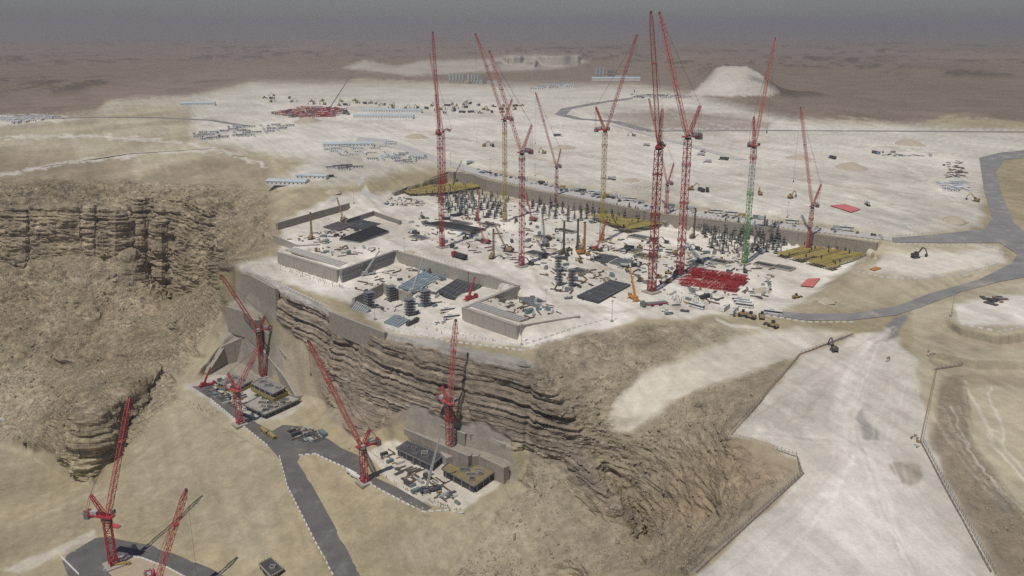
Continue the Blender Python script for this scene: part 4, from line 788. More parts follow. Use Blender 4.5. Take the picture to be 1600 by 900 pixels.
for i, (u, v, k, h_, lab) in enumerate(((486, 374, 'tan', 1.5, 'tall brown drilling rig in the left yard'), (769, 404, 'tan', 1.2, 'brown drilling rig right of the red lorry'), (878, 397, 'dark', 1.0, 'dark drilling rig standing alone in the crane field'), (908, 397, 'orange', .5, 'orange drilling rig beside the dark one'), (905, 392, 'dark', 2.0, 'second mast standing behind the orange drilling rig'), (1082, 372, 'dark', 1.0, 'drilling rig behind the tall cranes'))):
    put(RIGS[k], G(u, v), h_, lab, 'drilling rig', 'drilling rigs')
for u, v, p, h_, lab in ((758, 380, CRAWL, 2.4, 'red crawler crane left of the yellow mast crane'), (793, 393, CRAWLG, 2.6, 'tan crawler crane with boom leaning left near the brown rig'), (852, 384, CRAWLD, 1.9, 'grey crawler crane with steep boom in the middle'), (931, 391, CRAWL, .5, 'red crawler crane at the foot of the yellow mast crane'), (746, 344, CRAWL, 1.4, 'far red crawler crane among the columns'), (537, 345, CRAWLG, 2.2, 'crawler crane with boom over the left yard'), (832, 345, CRAWL, 2.2, 'red crawler crane by the field cabins')):
    put(p, G(u, v), h_, lab, 'crawler crane', 'crawler cranes')
put(('mobile_crane', tele(24, 1.15, GREYP, GREYP)), G(649, 457), .7, 'white telescopic mobile crane in the middle of the sunken court', 'mobile crane')
put(('mobile_crane', tele(20, .9, GREYP, GREYP)), G(575, 430), .5, 'white telescopic crane beside the dark block wall', 'mobile crane'); put(('mobile_crane', tele(34, 1.3, NAVY, GREYP)), G(672, 768), .3, 'blue mobile crane with long white boom at the building pad', 'mobile crane')
put(('mobile_crane', tele(20, 1.1, ORG, ORG)), G(990, 468), 1.9, 'orange mobile crane beside the rebar mat', 'mobile crane'); put(('mobile_crane', tele(14, 1.1, RED, RED)), G(736, 468), .9, 'red telescopic crane at the court edge', 'mobile crane')
put(('mobile_crane', tele(13, 1.1, RED, RED)), G(324, 603), .6, 'small red mobile crane at the corner of the yellow screened pad', 'mobile crane'); put(('mobile_crane', tele(60, .95, ORG, STEEL)), G(519, 170), .3, 'mobile crane over the far red steel yard', 'mobile crane', sc=1.4)
put(LORRY, G(718, 404), heading(740, 409, 704, 399), 'red lorry with dark load above the court wall', 'lorry', None, {'cab': RED}, 1.5); put(FLAT, G(1022, 478), heading(1045, 476, 995, 481), 'flatbed lorry loaded with steel near the cliff edge', 'lorry', sc=1.3)
for u, v, h_ in ((1157, 472, (1142, 470, 1172, 474)), (1160, 476, (1145, 474, 1175, 478)), (1163, 480, (1148, 478, 1178, 482)), (1133, 484, (1126, 490, 1140, 479)), (1147, 488, (1140, 494, 1152, 483)), (1208, 491, (1198, 490, 1220, 493)), (1088, 481, (1080, 479, 1098, 484)), (700, 487, (690, 492, 712, 483)), (645, 506, (635, 511, 655, 502)), (705, 498, (695, 501, 715, 494))):
    put(BUS, G(u, v), heading(*h_), 'white bus parked ' + ('by the cliff road' if u > 1000 else 'on the terrace beside the court') + (', in the row of three' if 1150 < u < 1170 else ', set apart from others' if u in (1208, 1088) else ''), 'bus', 'buses', {'body': WHITEP if u != 645 else DARK})
for u, v in ((683, 506), (693, 505)): put(CAR, G(u, v), heading(u, v, u + 8, v - 4), 'white car on the terrace below the parked bus', 'car', 'cars on the terrace')
for i, (u, v) in enumerate(((1070, 487), (1045, 491), (1040, 487), (888, 467), (1085, 454))): put(PICKUP, G(u, v), R_(-.4, .4), 'pickup parked near the cliff edge road', 'pickup', 'pickups near the cliff edge', {'body': random.choice([WHITEP, TEAL, DARK])}, 1.1)
# cars along the road on top of the long wall
WT = [(700, 254), (762, 272), (880, 298), (1020, 324), (1250, 355), (1385, 373)]
wl = px_line(WT, .32, 8); tot = resample(wl, 5.2)
for i, p in enumerate(tot[8:]):
    for side in (-1, 1):
        if R_(0, 1) < (.62 if side < 0 else .35):
            j = min(i + 9, len(tot) - 1); d = tot[j] - tot[j - 1]; a = math.atan2(d.y, d.x); nrm = Vector((-d.y, d.x, 0)).normalized()
            cn, cm = random.choice([('white', WHITEP), ('white', WHITEP), ('silver', GREYP), ('grey', STEEL), ('dark', DARK), ('blue', BLUE)]); put(random.choice([CAR, CAR, PICKUP]), p + nrm * (side * -3.4 + 1), a + 1.57 + R_(-.1, .1), cn + ' car parked on the road above the long wall', 'car', 'cars above the retaining wall', {'body': cm, 'roof': cm})
for k in range(26):
    t = R_(.12, .97); p = wl[int(t * (len(wl) - 1))] + Vector((0, 9 + R_(0, 2), .9)); pr = random.choice([LORRY, BUS, SHIP, SHIP]); put(pr, p, R_(-.5, -.3), pr[0] + ' standing against the bank behind the parked cars', pr[0], pr[0] + ' against the bank', {'load_bed': random.choice([MYEL, DARK, GREYP]), 'shell': random.choice([TEAL, GREYP, MYEL])})
# loose site traffic and machines
used = []
def far(u, v, g):
    if all(math.hypot(u - a, (v - b) * 2) > g for a, b in used): used.append((u, v)); return True
    return False
SITE = [(640, 345), (720, 330), (800, 345), (930, 365), (1080, 385), (1160, 400), (1210, 420), (1200, 470), (1080, 470), (960, 432), (860, 430), (800, 410), (740, 395), (640, 375)]
for x, y in spread_px(SITE, 70, 9):
    pr, lab = random.choice([(EXC, 'yellow excavator'), (EXC2, 'dark excavator'), (LOADER, 'wheel loader'), (LORRY, 'site lorry'), (MIXER, 'concrete mixer'), (PICKUP, 'site pickup')])
    put(pr, G(x, y), R_(0, 6.28), lab + ' at work among the cranes', lab.split()[-1], lab + ' among the cranes')
TIMB = ('timber_stack', [('boards', MB().box((0, 0, .25), (4, 1.2, .4)).box((.1, 0, .68), (4, 1.1, .4)), WOOD, []), ('bearer', MB().box((-1.2, 0, .03), (.2, 1.4, .1)), WOOD, []), ('bearer', MB().box((1.2, 0, .03), (.2, 1.4, .1)), WOOD, [])])
PIPE = ('pipe_bundle', [('pipe', MB().cyl((-3, y, z), (3, y, z), .3, 8), GREYP, []) for y, z in ((-.62, .3), (0, .3), (.62, .3), (-.31, .84), (.31, .84))])
DRUM = ('cable_drum', [('flange', MB().cyl((0, s_ * .6, 1), (0, s_ * .7, 1), 1.0, 14), WOOD, []) for s_ in (-1, 1)] + [('cable', MB().cyl((0, -.6, 1), (0, .6, 1), .7, 12), DARK, [])])
CLUT = [(SKIP, 'dark formwork panel', 'formwork'), (BUND, 'bundle of rusty rebar', 'rebar'), (PALL, 'pallet of materials', 'materials'), (SHIP, 'steel site container', 'container')]
def clutter(poly, n, gap, where, wts=(2, 3, 4, 1), sc=1.0, ang=None):
    for x, y in spread_px(poly, n, gap):
        pr, lab, cat = random.choices(CLUT, wts)[0]
        if pr is PALL: pr, lab, cat = random.choice([(PALL, 'pallet of materials', 'materials'), (TIMB, 'stack of timber', 'timber'), (PIPE, 'bundle of pipes', 'pipes'), (DRUM, 'cable drum', 'drum')])
        put(pr, G(x, y, .04), R_(0, 3.1) if ang is None else ang + random.choice([0, 1.571]) + R_(-.06, .06), lab + ' ' + where, cat, lab + ' ' + where, {'goods': random.choice([GREYP, STEEL, DARK, CONC, WOOD]), 'shell': random.choice([TEAL, GREYP, STEEL, DARK, BLUE])}, sc * R_(.6, 1.0))
clutter(SITE, 380, 4, 'in the crane field'); clutter([(1085, 350), (1210, 352), (1230, 400), (1120, 405)], 70, 4, 'between the right hand columns')
clutter([(665, 298), (800, 312), (1010, 340), (1010, 355), (800, 345), (690, 335)], 100, 4.5, 'between the far columns'); clutter([(845, 425), (880, 420), (960, 430), (985, 462), (900, 470), (868, 455)], 75, 4, 'near the rebar mat')
clutter([(610, 308), (660, 312), (665, 322), (600, 322)], 36, 4, 'beside the curved ramp'); clutter([(440, 375), (560, 350), (600, 360), (500, 382)], 60, 4, 'in the left drilling yard')
clutter([(545, 447), (600, 425), (660, 415), (735, 440), (690, 480), (610, 505)], 95, 4, 'on the floor of the sunken court'); clutter([(1060, 455), (1110, 462), (1120, 475), (1000, 480)], 16, 6, 'by the tall crane foot')
clutter([(745, 462), (830, 462), (880, 488), (820, 500)], 50, 4, 'on top of the raised block'); clutter([(450, 392), (530, 402), (610, 388), (540, 384)], 30, 5, 'on top of the concrete block')
def mat_of_bars(poly, m, label, z=.8, n=9, name='rebar_mat', bm=STEEL):
    W = [G(*p) for p in poly]; c = sum(W, Vector()) / 4; root = thing(name, c, label, {'rebar_mat': 'rebar', 'beam_row': 'beams'}.get(name, 'formwork'))
    mb = MB(); q = [w - c for w in W]; base = [Vector((w.x, w.y, -.1)) for w in q]; top = [Vector((w.x, w.y, z)) for w in q]
    mb.add(base + top, [(3, 2, 1, 0), (4, 5, 6, 7), (0, 1, 5, 4), (1, 2, 6, 5), (2, 3, 7, 6), (3, 0, 4, 7)]); mb.build('bed', m, root)
    for i in range(n + 1):
        t = i / n; MB().bar(top[0].lerp(top[1], t) + Vector((0, 0, .2)), top[3].lerp(top[2], t) + Vector((0, 0, .2)), .35).build('beam', bm, root)
    for i in range(4): MB().bar(top[0].lerp(top[3], (i + .5) / 4) + Vector((0, 0, .1)), top[1].lerp(top[2], (i + .5) / 4) + Vector((0, 0, .1)), .3).build('cross_beam', bm, root)
    return root
mat_of_bars([(902, 466), (935, 475), (985, 447), (955, 440)], DARK2, 'large dark rebar mat near the orange mobile crane', 1.6, 12); mat_of_bars([(922, 406), (945, 412), (965, 402), (942, 398)], DARK2, 'dark rebar mat in front of the orange drilling rig')
mat_of_bars([(952, 412), (975, 418), (990, 409), (968, 404)], STEEL, 'grey steel stack right of the dark rebar mat'); mat_of_bars([(684, 460), (722, 470), (752, 448), (715, 440)], DARK2, 'black formwork floor at the right of the sunken court', 1.0, 7)
mat_of_bars([(622, 450), (648, 460), (690, 432), (664, 424)], BLUE, 'blue sheeted floor in the sunken court', .8, 6, 'sheeted_floor', GREYP); mat_of_bars([(810, 474), (848, 486), (872, 474), (835, 466)], STEEL, 'striped grey beam bed on the raised block', 1, 8)
mat_of_bars([(530, 376), (562, 380), (608, 364), (585, 356)], STEEL, 'bed of upright grey panels in front of the left yard', 1.6, 22, 'panel_rack', DARK); mat_of_bars([(660, 352), (740, 366), (760, 360), (690, 348)], STEEL, 'long rack of upright panels behind the red crane', 1.6, 30, 'panel_rack', DARK)
mat_of_bars([(540, 354), (570, 360), (595, 350), (562, 344)], DARK2, 'dark rebar mat by the low grey wall'); mat_of_bars([(505, 356), (530, 362), (555, 352), (530, 346)], REBAR, 'rusty rebar mat in the left yard')
mat_of_bars([(1150, 392), (1175, 396), (1190, 384), (1165, 381)], CONC, 'pale concrete slab ringed by columns', 1.2, 4)
mat_of_bars([(446, 393), (528, 417), (543, 411), (463, 389)], CONC, 'row of pale precast beams along the concrete block edge', .9, 16, 'beam_row', WHITEP); mat_of_bars([(735, 479), (812, 504), (826, 500), (750, 474)], CONC, 'row of pale beams along the raised block edge', .9, 14, 'beam_row', GREYP); mat_of_bars([(600, 505), (622, 512), (640, 500), (618, 494)], BLUE, 'small blue grey pool of formwork at the court front', .6, 5, 'sheeted_floor', GREYP); mat_of_bars([(538, 492), (558, 499), (580, 486), (558, 480)], GREYP, 'pale panel bed at the left front of the court', .8, 8)
for u, v, p, lab in ((578, 480, SCAF, 'left scaffold tower in the sunken court'), (612, 470, SCAF, 'taller scaffold tower near the court block wall'), (641, 492, SCAF, 'pale scaffold tower at the court front'), (665, 478, SCAF, 'scaffold tower in the court middle'), (874, 446, SCAF2, 'left of the twin scaffold towers by the court corner'), (893, 447, SCAF2, 'right of the twin scaffold towers by the court corner'), (872, 425, SCAF2, 'scaffold tower behind the twin towers')):
    put(p, G(u, v), .6, lab, 'scaffold', 'scaffold towers')
o0, hd = G(1070, 437), heading(1070, 437, 1150, 449); e1, e2 = Vector((math.cos(hd), math.sin(hd), 0)), Vector((-math.sin(hd), math.cos(hd), 0))
for r in range(9):
    for c in range(4):
        if (r in (3, 4) and c > 0) or R_(0, 1) < .06: continue
        for lv in range(2 if (r > 5 or c == 3) else 1):
            q = o0 + e1 * (5 + c * 10.8) + e2 * (r * 3.5 - 12); q.z = .05 + lv * 2.75
            put(MSEC, q, hd + R_(-.02, .02), 'red mast section ' + ('on top of' if lv else 'lying in') + ' the stack by the tall crane', 'mast section', 'stacked red mast sections')
tp = drape('tarpaulin', [(1250, 448), (1262, 437), (1282, 436), (1270, 450)], PINK, .9, 5, None); tag(tp, 'pink red tarpaulin spread below the right deck', 'tarpaulin'); tp = drape('tarpaulin', [(1296, 322), (1320, 320), (1345, 328), (1330, 333)], PINK, .9, 5, None); tag(tp, 'red sheeting on the plain above the parked cars', 'tarpaulin')
tp = drape('spoil_patch', [(1358, 421), (1368, 417), (1378, 420), (1366, 424)], ORG, .6, 4, None); tag(tp, 'orange sand heap on the round pad', 'heap')
# ------------------------------------------------------------------ buildings on the two lower pads
def slab_building(poly, z, floors, fh, label, roof, edge=CONC, screen=None):
    W = [P(u, v, z) for u, v in poly]; c = sum(W, Vector()) / len(W); root = thing('slab_building', (c.x, c.y, z), label, 'building'); q = [Vector((w.x - c.x, w.y - c.y, 0)) for w in W]
    if sum(a.x * b.y - b.x * a.y for a, b in zip(q, q[1:] + q[:1])) < 0: q = q[::-1]
    n = len(q)
    def prism(k, z0, z1): return MB().add([Vector((p.x * k, p.y * k, z0)) for p in q] + [Vector((p.x * k, p.y * k, z1)) for p in q], [tuple(range(n))[::-1], tuple(range(n, 2 * n))] + [(i, (i + 1) % n, n + (i + 1) % n, n + i) for i in range(n)])
    for f in range(floors):
        prism(.93, f * fh, (f + 1) * fh - .4).build('core_wall', DARK2, root); prism(1.0, (f + 1) * fh - .4, (f + 1) * fh).build('floor_slab', edge if f < floors - 1 else edge, root)
        for a, b in zip(q, q[1:] + q[:1]):
            m = max(1, int((b - a).length / 6))
            for i in range(m): p = a.lerp(b, (i + .5) / m) * .97; MB().box((p.x, p.y, f * fh + fh / 2 - .2), (.5, .5, fh - .4)).build('column', edge, root)
    zt = floors * fh; prism(.96, zt, zt + .12).build('roof_deck', roof, root); xs, ys = [p.x for p in q], [p.y for p in q]; flat = [(p.x, p.y) for p in q]; cells = []
    for _ in range(400):
        x, y, w_, d_ = R_(min(xs), max(xs)), R_(min(ys), max(ys)), R_(2.5, 6), R_(2, 4)
        if all(inside(flat, (x + i * w_ * .75) * 1.08, (y + j * d_ * .9) * 1.08) for i in (-1, 1) for j in (-1, 1)) and all(abs(x - a) > (w_ + b) * .6 or abs(y - e) > (d_ + g) * .6 for a, e, b, g in cells): cells.append((x, y, w_, d_))
        if len(cells) > 14: break
    for x, y, w_, d_ in cells:
        f_ = MB().box((x, y - d_ / 2, zt + .6), (w_, .35, 1.0)).box((x, y + d_ / 2, zt + .6), (w_, .35, 1.0)).box((x - w_ / 2, y, zt + .6), (.35, d_, 1.0)).box((x + w_ / 2, y, zt + .6), (.35, d_, 1.0)).build('wall_upstand', random.choice([edge, CONC, STEEL]), root); MB().box((x, y, zt + .16), (w_ - .4, d_ - .4, .06)).build('opening_shade_plate', DARK2, f_)  # dark plate inside each upstand stands in for the shade of an open shaft
    sb = MB()
    for a, b in zip(q, q[1:] + q[:1]):
        m = max(2, int((b - a).length / 1.6))
        for i in range(m): p = a.lerp(b, i / m) * .985; sb.bar((p.x, p.y, zt), (p.x, p.y, zt + R_(1.2, 2.4)), .12)
    o_ = sb.build('starter_bars', REBAR, root); o_['kind'] = 'stuff'
    for a, b in zip(q, q[1:] + q[:1]): MB().bar(a + Vector((0, 0, zt + .5)), b + Vector((0, 0, zt + .5)), .45).build('parapet', edge, root)
    if screen:
        for a, b in zip(q, q[1:] + q[:1]):
            m = max(1, int((b - a).length / 4))
            for i in range(m): p, r = a.lerp(b, i / m) * 1.06, a.lerp(b, (i + .92) / m) * 1.06; d = r - p; MB().box(((p.x + r.x) / 2, (p.y + r.y) / 2, zt * .35), (d.length, .2, zt * .42), math.atan2(d.y, d.x)).build('screen_panel', screen, root)
    return root
slab_building([(619, 711), (637, 699), (693, 722), (674, 738)], -76, 1, 4.2, 'long black framed foundation at the foot of the stepped wall', DARK, STEEL); slab_building([(690, 744), (701, 734), (729, 745), (751, 733), (780, 744), (741, 772)], -76, 1, 4.6, 'L shaped dark foundation with ochre deck on the pad', OLIVE, STEEL)
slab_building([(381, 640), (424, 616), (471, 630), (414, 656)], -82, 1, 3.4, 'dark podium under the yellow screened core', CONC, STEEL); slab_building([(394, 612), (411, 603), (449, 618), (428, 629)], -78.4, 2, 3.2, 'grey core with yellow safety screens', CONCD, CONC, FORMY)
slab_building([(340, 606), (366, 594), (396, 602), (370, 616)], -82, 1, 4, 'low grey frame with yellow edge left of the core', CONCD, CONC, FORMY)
for p_, w_ in (([(590, 712), (612, 703), (690, 750), (720, 790), (650, 770)], 'on the building pad'), ([(310, 612), (345, 592), (380, 615), (385, 650), (340, 622)], 'on the yellow screened pad'), ([(452, 672), (478, 668), (510, 682), (500, 690), (470, 690)], 'in the asphalt lay-by')): clutter(p_, 75, 3.6, w_, (3, 2, 4, 1), 1.0, .7)
put(SHIP, G(505, 681), 2.2, 'green container at the edge of the asphalt lay-by', 'container', None, {'shell': TEAL}, 1.3)
for u, v in ((413, 676), (425, 684)): put(LORRY, G(u, v), heading(405, 668, 430, 690), 'yellow lorry queueing on the lower road bend', 'lorry', 'lorries on the lower road', {'cab': MYEL, 'load_bed': MYEL}, .9)
for u, v in ((550, 742), (556, 747)): put(LORRY, G(u, v), heading(545, 738, 570, 752), 'pale lorry parked beside the crane on the lower road', 'lorry', 'lorries by the crane', {'load_bed': WHITEP}, .8)
put(LORRY, G(192, 884), .2, 'yellow lorry beside the crane on the traffic island', 'lorry', None, {'cab': MYEL, 'load_bed': MYEL}, .7); put(SHIP, G(180, 828), -.4, 'rust red container behind the lower left crane', 'container', None, {'shell': RED2}, 1.2)
slab_building([(405, 890), (424, 880), (444, 898), (424, 910)], float(zat(424, 893)), 1, 3.2, 'small concrete box building at the bottom edge', DARK, CONC)
for u, v in ((13, 629), (15, 643), (6, 660), (28, 688), (48, 694), (20, 622), (26, 620)): put(random.choice([LORRY, MIXER]), G(u, v), R_(0, 3), 'lorry down on the valley floor at the left edge', 'lorry', 'lorries in the valley', {'load_bed': random.choice([DARK, STEEL, WHITEP])})
put(EXC, G(52, 668), .4, 'excavator on the valley floor', 'excavator')
# ------------------------------------------------------------------ the plain: cabins, yards, plants
def cabins(poly, n, gap, where, ang, sc=1.0, roofs=None):
    for x, y in spread_px(poly, n, gap): put(CONT, G(x, y, .05), ang + random.choice([0, 0, 1.571]), 'white site cabin ' + where, 'cabin', 'site cabins ' + where, {'roof': random.choice(roofs or [BROOF, WHITEP, GREYP])}, sc * R_(.9, 1.15))
def shed(u, v, L, W, hg, ang, label, m=BROOF, wm=WHITEP):
    r = thing('shed', G(u, v), label, 'shed', None, ang); MB().box((0, 0, hg / 2), (L, W, hg)).build('wall', wm, r)
    MB().add([(-L / 2 - .4, -W / 2 - .5, hg), (L / 2 + .4, -W / 2 - .5, hg), (L / 2 + .4, W / 2 + .5, hg), (-L / 2 - .4, W / 2 + .5, hg), (-L / 2 - .4, 0, hg + W * .12), (L / 2 + .4, 0, hg + W * .12)], [(0, 1, 5, 4), (2, 3, 4, 5), (0, 4, 3), (1, 2, 5), (3, 2, 1, 0)]).build('roof', m, r)
    for i in range(int(L / 5)): MB().box((-L / 2 + 2.5 + i * 5, -W / 2 - .04, hg * .55), (1.6, .1, 1.1)).build('window', GLASS, r)
    return r
a0 = heading(425, 292, 470, 283); shed(450, 288, 46, 15, 4.5, a0, 'long office block with pale blue roof on the left rim'); shed(488, 279, 36, 9, 4, a0, 'second office block behind the first on the left rim'); put(LORRY, G(518, 277), .2, 'tanker lorry parked by the rim offices', 'lorry')
shed(545, 229, 70, 16, 5, .12, 'grey roofed hall in the depot by the far road'); shed(600, 185, 110, 20, 6, -.05, 'long grey shed in the depot on the plain'); shed(310, 165, 70, 22, 6, .2, 'flat roofed shed far left beside the road'); shed(612, 176, 120, 16, 6, -.08, 'far long shed behind the depot sheds')
cabins([(510, 235), (560, 225), (620, 222), (600, 240), (530, 246)], 24, 9, 'in the depot behind the rim', .1); cabins([(575, 250), (610, 240), (675, 247), (640, 256)], 20, 8, 'in the fenced cabin compound', .1, 1.0, [BROOF, STEEL]); cabins([(515, 262), (560, 258), (560, 264), (520, 268)], 8, 7, 'in the row by the rim offices', .3, 1, [DARK, REBAR])
cabins([(0, 186), (70, 181), (100, 184), (20, 194)], 34, 5, 'in the far left camp', .1, 1.3); cabins([(298, 213), (380, 196), (470, 196), (390, 215), (320, 220)], 40, 7, 'in the walled compound left of the depot', .35, 1.2, [GREYP, DARK, STEEL]); cabins([(1468, 288), (1510, 285), (1512, 300), (1470, 300)], 16, 6, 'in the small camp by the right road', .1)
clutter([(1470, 255), (1500, 250), (1510, 275), (1480, 278)], 26, 5, 'in the pile yard by the right road', (5, 6, 1, 0), 1.3, .5); clutter([(1357, 240), (1400, 238), (1455, 243), (1455, 246), (1400, 245)], 14, 6, 'strung along the plain track', (2, 1, 2, 3), 1.4)
clutter([(425, 178), (475, 168), (540, 170), (545, 180), (470, 186)], 90, 4, 'in the far red steel yard', (0, 1, 1, 2), 1.6)
for x, y in spread_px([(425, 178), (475, 168), (540, 172), (520, 183), (470, 184)], 60, 5): put(MSEC, G(x, y, .1), R_(0, 3), 'red lattice section in the far red steel yard', 'mast section', 'far red steel sections', sc=1.5)
for x, y in spread_px([(560, 155), (640, 170), (730, 160), (820, 165), (790, 180), (700, 180), (600, 170)], 36, 7): pr = random.choice([EXC, LOADER, LORRY]); n_ = pr[0].replace('_', ' '); put(pr, G(x, y), R_(0, 6), n_ + ' parked out on the pale plain', n_, n_ + ' on the plain', None, 1.5)
for x, y in spread_px([(380, 150), (450, 145), (590, 160), (560, 168), (420, 160)], 16, 8): pr = random.choice([EXC, LOADER, LORRY]); n_ = pr[0].replace('_', ' '); put(pr, G(x, y), R_(0, 6), n_ + ' on the plain beyond the red yard', n_, n_ + ' beyond the red yard', None, 1.6)
for u, v in ((1098, 238), (1095, 243), (1130, 250), (1300, 248), (1105, 254), (872, 213), (990, 213), (757, 229), (770, 229), (850, 240), (1010, 228), (955, 281), (1188, 305), (1080, 297), (1095, 299), (1105, 299), (1355, 321), (1525, 315), (1235, 310), (735, 256)): pr = random.choice([LORRY, MIXER, EXC]); n_ = pr[0].replace('_', ' '); put(pr, G(u, v), R_(0, 3), 'lone ' + n_ + ' on the open plain above the site', n_, 'lone ' + n_ + ' on the plain', None, 1.3)
put(EXC2, G(1430, 403), .3, 'dark excavator on the round pad at right', 'excavator', sc=1.4); put(EXC, G(1303, 549), 1.6, 'brown excavator on the slope road at right', 'excavator', None, {'house': REBAR, 'boom': REBAR, 'arm': REBAR}, 1.2); put(LOADER, G(1244, 466), .3, 'small loader below the pink tarpaulin', 'loader')
for u, v in ((1160, 494), (1172, 497), (1190, 497), (1207, 511)): put(LOADER, G(u, v), R_(0, 3), 'yellow brown earth mover parked by the cliff road', 'earth mover', 'earth movers by the cliff road', {'body': WOOD}, 1.3)
clutter([(1535, 466), (1560, 463), (1570, 473), (1545, 476)], 8, 6, 'on the white pad at the right edge', (2, 1, 2, 1), 1.5); put(SHIP, G(1552, 472), .4, 'dark cabin on the white pad at right', 'container', None, {'shell': DARK}); clutter([(1420, 680), (1436, 678), (1442, 697), (1432, 700)], 8, 4, 'by the bend of the right fence', (0, 0, 3, 0), .6)
clutter([(1398, 556), (1402, 562), (1380, 566)], 2, 3, 'beside the slope road', (0, 0, 1, 0)); clutter([(1446, 550), (1462, 548), (1462, 556), (1448, 557)], 5, 4, 'on the slope under the white pad', (0, 0, 1, 0), .7)
def plant(u, v, label, n, sc):
    r = thing('batching_plant', G(u, v), label, 'plant', None, .1); r.scale = (sc,) * 3
    for i in range(n): MB().cyl((i * 7 - n * 3.5, 0, 5), (i * 7 - n * 3.5, 0, 20), 2.8, 12).cyl((i * 7 - n * 3.5, 0, 1.5), (i * 7 - n * 3.5, 0, 5), .6, 12, 2.8).build('silo', GREYP, r)
    MB().box((n * 3.5 + 8, 0, 8), (10, 9, 16)).build('mixer_tower', STEEL, r); MB().bar((n * 3.5 + 10, 2, 13), (n * 3.5 + 40, 6, 1), 1.6).build('conveyor', STEEL, r); MB().box((n * 3.5 + 28, -8, 3), (22, 10, 6)).build('hall', BROOF, r)
plant(716, 130, 'grey batching plant with a row of silos on the far plain', 5, 1.4); plant(742, 131, 'second batching plant beside the row of silos', 4, 1.3); plant(940, 122, 'distant batching plant with teal towers', 3, 1.6); shed(962, 126, 150, 24, 9, 0, 'long pale hall at the distant batching plant'); cabins([(830, 138), (895, 131), (890, 137), (840, 142)], 20, 5, 'in the distant plant yard', 0, 2)
cabins([(985, 150), (1060, 150), (1075, 155), (1000, 156)], 16, 7, 'in the yard before the white hill', 0, 2, [DARK, GREYP])
# ------------------------------------------------------------------ light masts, barriers, people
for u, v, w_ in ((632, 398, 'on the concrete block'), (586, 500, 'at the front of the court'), (797, 476, 'on the raised block'), (815, 540, 'at the bend of the cliff fence'), (956, 503, 'at the end of the cliff fence'), (1486, 494, 'at the corner of the white pad'), (704, 258, 'by the far road'), (766, 267, 'above the long wall'), (836, 275, 'on the bank above the long wall'), (1230, 340, 'right of the green mast crane'), (745, 222, 'on the plain'), (553, 318, 'by the ramp junction'), (853, 485, 'beside the beam bed')): put(LAMP, G(u, v), R_(0, 1), 'light mast standing ' + w_, 'light mast', 'light masts')
RUNS = [([(388, 423), (440, 447), (512, 480)], 'along the tip terrace', 4.4, 0), ([(392, 412), (430, 412), (520, 446), (545, 452)], 'at the foot of the concrete block', 4.4, 0), ([(604, 514), (700, 534), (815, 548)], 'along the cliff edge', 4.4, 0), ([(640, 500), (720, 518), (765, 532), (814, 541), (900, 512), (950, 499)], 'in the cliff fence', 4.2, 0), ([(818, 548), (860, 533), (890, 530)], 'below the cliff fence', 4.4, 0), ([(765, 279), (850, 298), (1020, 330), (1250, 360), (1370, 377)], 'on top of the long wall', 4.4, 0), ([(870, 279), (1060, 303), (1250, 337), (1400, 355), (1440, 352)], 'on the bank above the cars', 5, 0), ([(1395, 381), (1470, 384), (1540, 383), (1568, 395), (1560, 412), (1500, 430), (1440, 437), (1380, 434), (1340, 425)], 'around the round pad', 4.4, 0), ([(1395, 370), (1470, 362), (1540, 352)], 'beside the road above the round pad', 4.5, 0), ([(1200, 494), (1260, 504), (1330, 504)], 'along the cliff road', 4.4, 0),
        ([(1330, 524), (1250, 555), (1142, 682), (1246, 716), (1254, 742), (1085, 898)], 'along the left side of the white slope', 3.0, 1), ([(1502, 572), (1462, 578), (1438, 690), (1480, 770), (1550, 898)], 'along the right side of the white slope', 3.0, 1), ([(1485, 492), (1500, 507), (1560, 519), (1610, 510)], 'around the white pad', 5, 0), ([(437, 715), (449, 760), (489, 840), (522, 902)], 'along the lower road', 4.4, 0), ([(470, 712), (492, 710), (540, 732), (590, 764), (660, 801), (700, 798), (725, 803)], 'along the road to the building pad', 4.2, 0), ([(330, 625), (382, 668), (418, 697)], 'along the road to the screened pad', 4.2, 0), ([(164, 890), (172, 877), (196, 869), (222, 873), (262, 888), (290, 903)], 'around the traffic island', 3.0, 0), ([(95, 870), (125, 900)], 'at the lower left road end', 3, 0), ([(1020, 202), (1200, 201), (1400, 202), (1640, 204)], 'along the far road', 13, 0), ([(30, 222), (160, 212), (300, 205)], 'along the far left track', 9, 0), ([(420, 296), (470, 290), (520, 284)], 'before the rim offices', 4.4, 0), ([(1440, 318), (1460, 350), (1430, 352), (1400, 352)], 'in the right plain corner', 5, 0), ([(1000, 482), (1060, 476), (1120, 482)], 'by the crowd', 6, 0), ([(650, 396), (735, 421), (800, 440)], 'along the court wall top', 4.4, 0), ([(1100, 480), (1180, 492)], 'along the parked buses', 4.4, 0)]
ALLB = []
for poly, w_, sp, dk in RUNS:
    pts = resample(px_line(poly, .02, 6), sp) if False else px_line(poly, .02, 6); acc = 0; nxt = 0
    for a, b in zip(pts[:-1], pts[1:]):
        L = (b - a).length; an = math.atan2(b.y - a.y, b.x - a.x)
        while nxt <= acc + L: ALLB.append((a + (b - a) * ((nxt - acc) / max(L, 1e-6)), an, w_, dk, sp)); nxt += sp
        acc += L
ALLB.sort(key=lambda t: depth_of(t[0])); rest = MB()
for i, (p, an, w_, dk, sp) in enumerate(ALLB):
    if i < 300: put(BARD if dk else BARR, p, an, 'barrier block ' + w_, 'barrier', 'barriers ' + w_, None, 1.0)
    else: k = max(1, sp / 5); rest.box((p.x, p.y, p.z + .45), (2.7 * k, .5 * k, .95 * k), an)
ro = rest.build('barrier_rows', WHITEP); ro['kind'] = 'stuff'; tag(ro, 'rows of white barrier blocks farther off around the site', 'barrier')
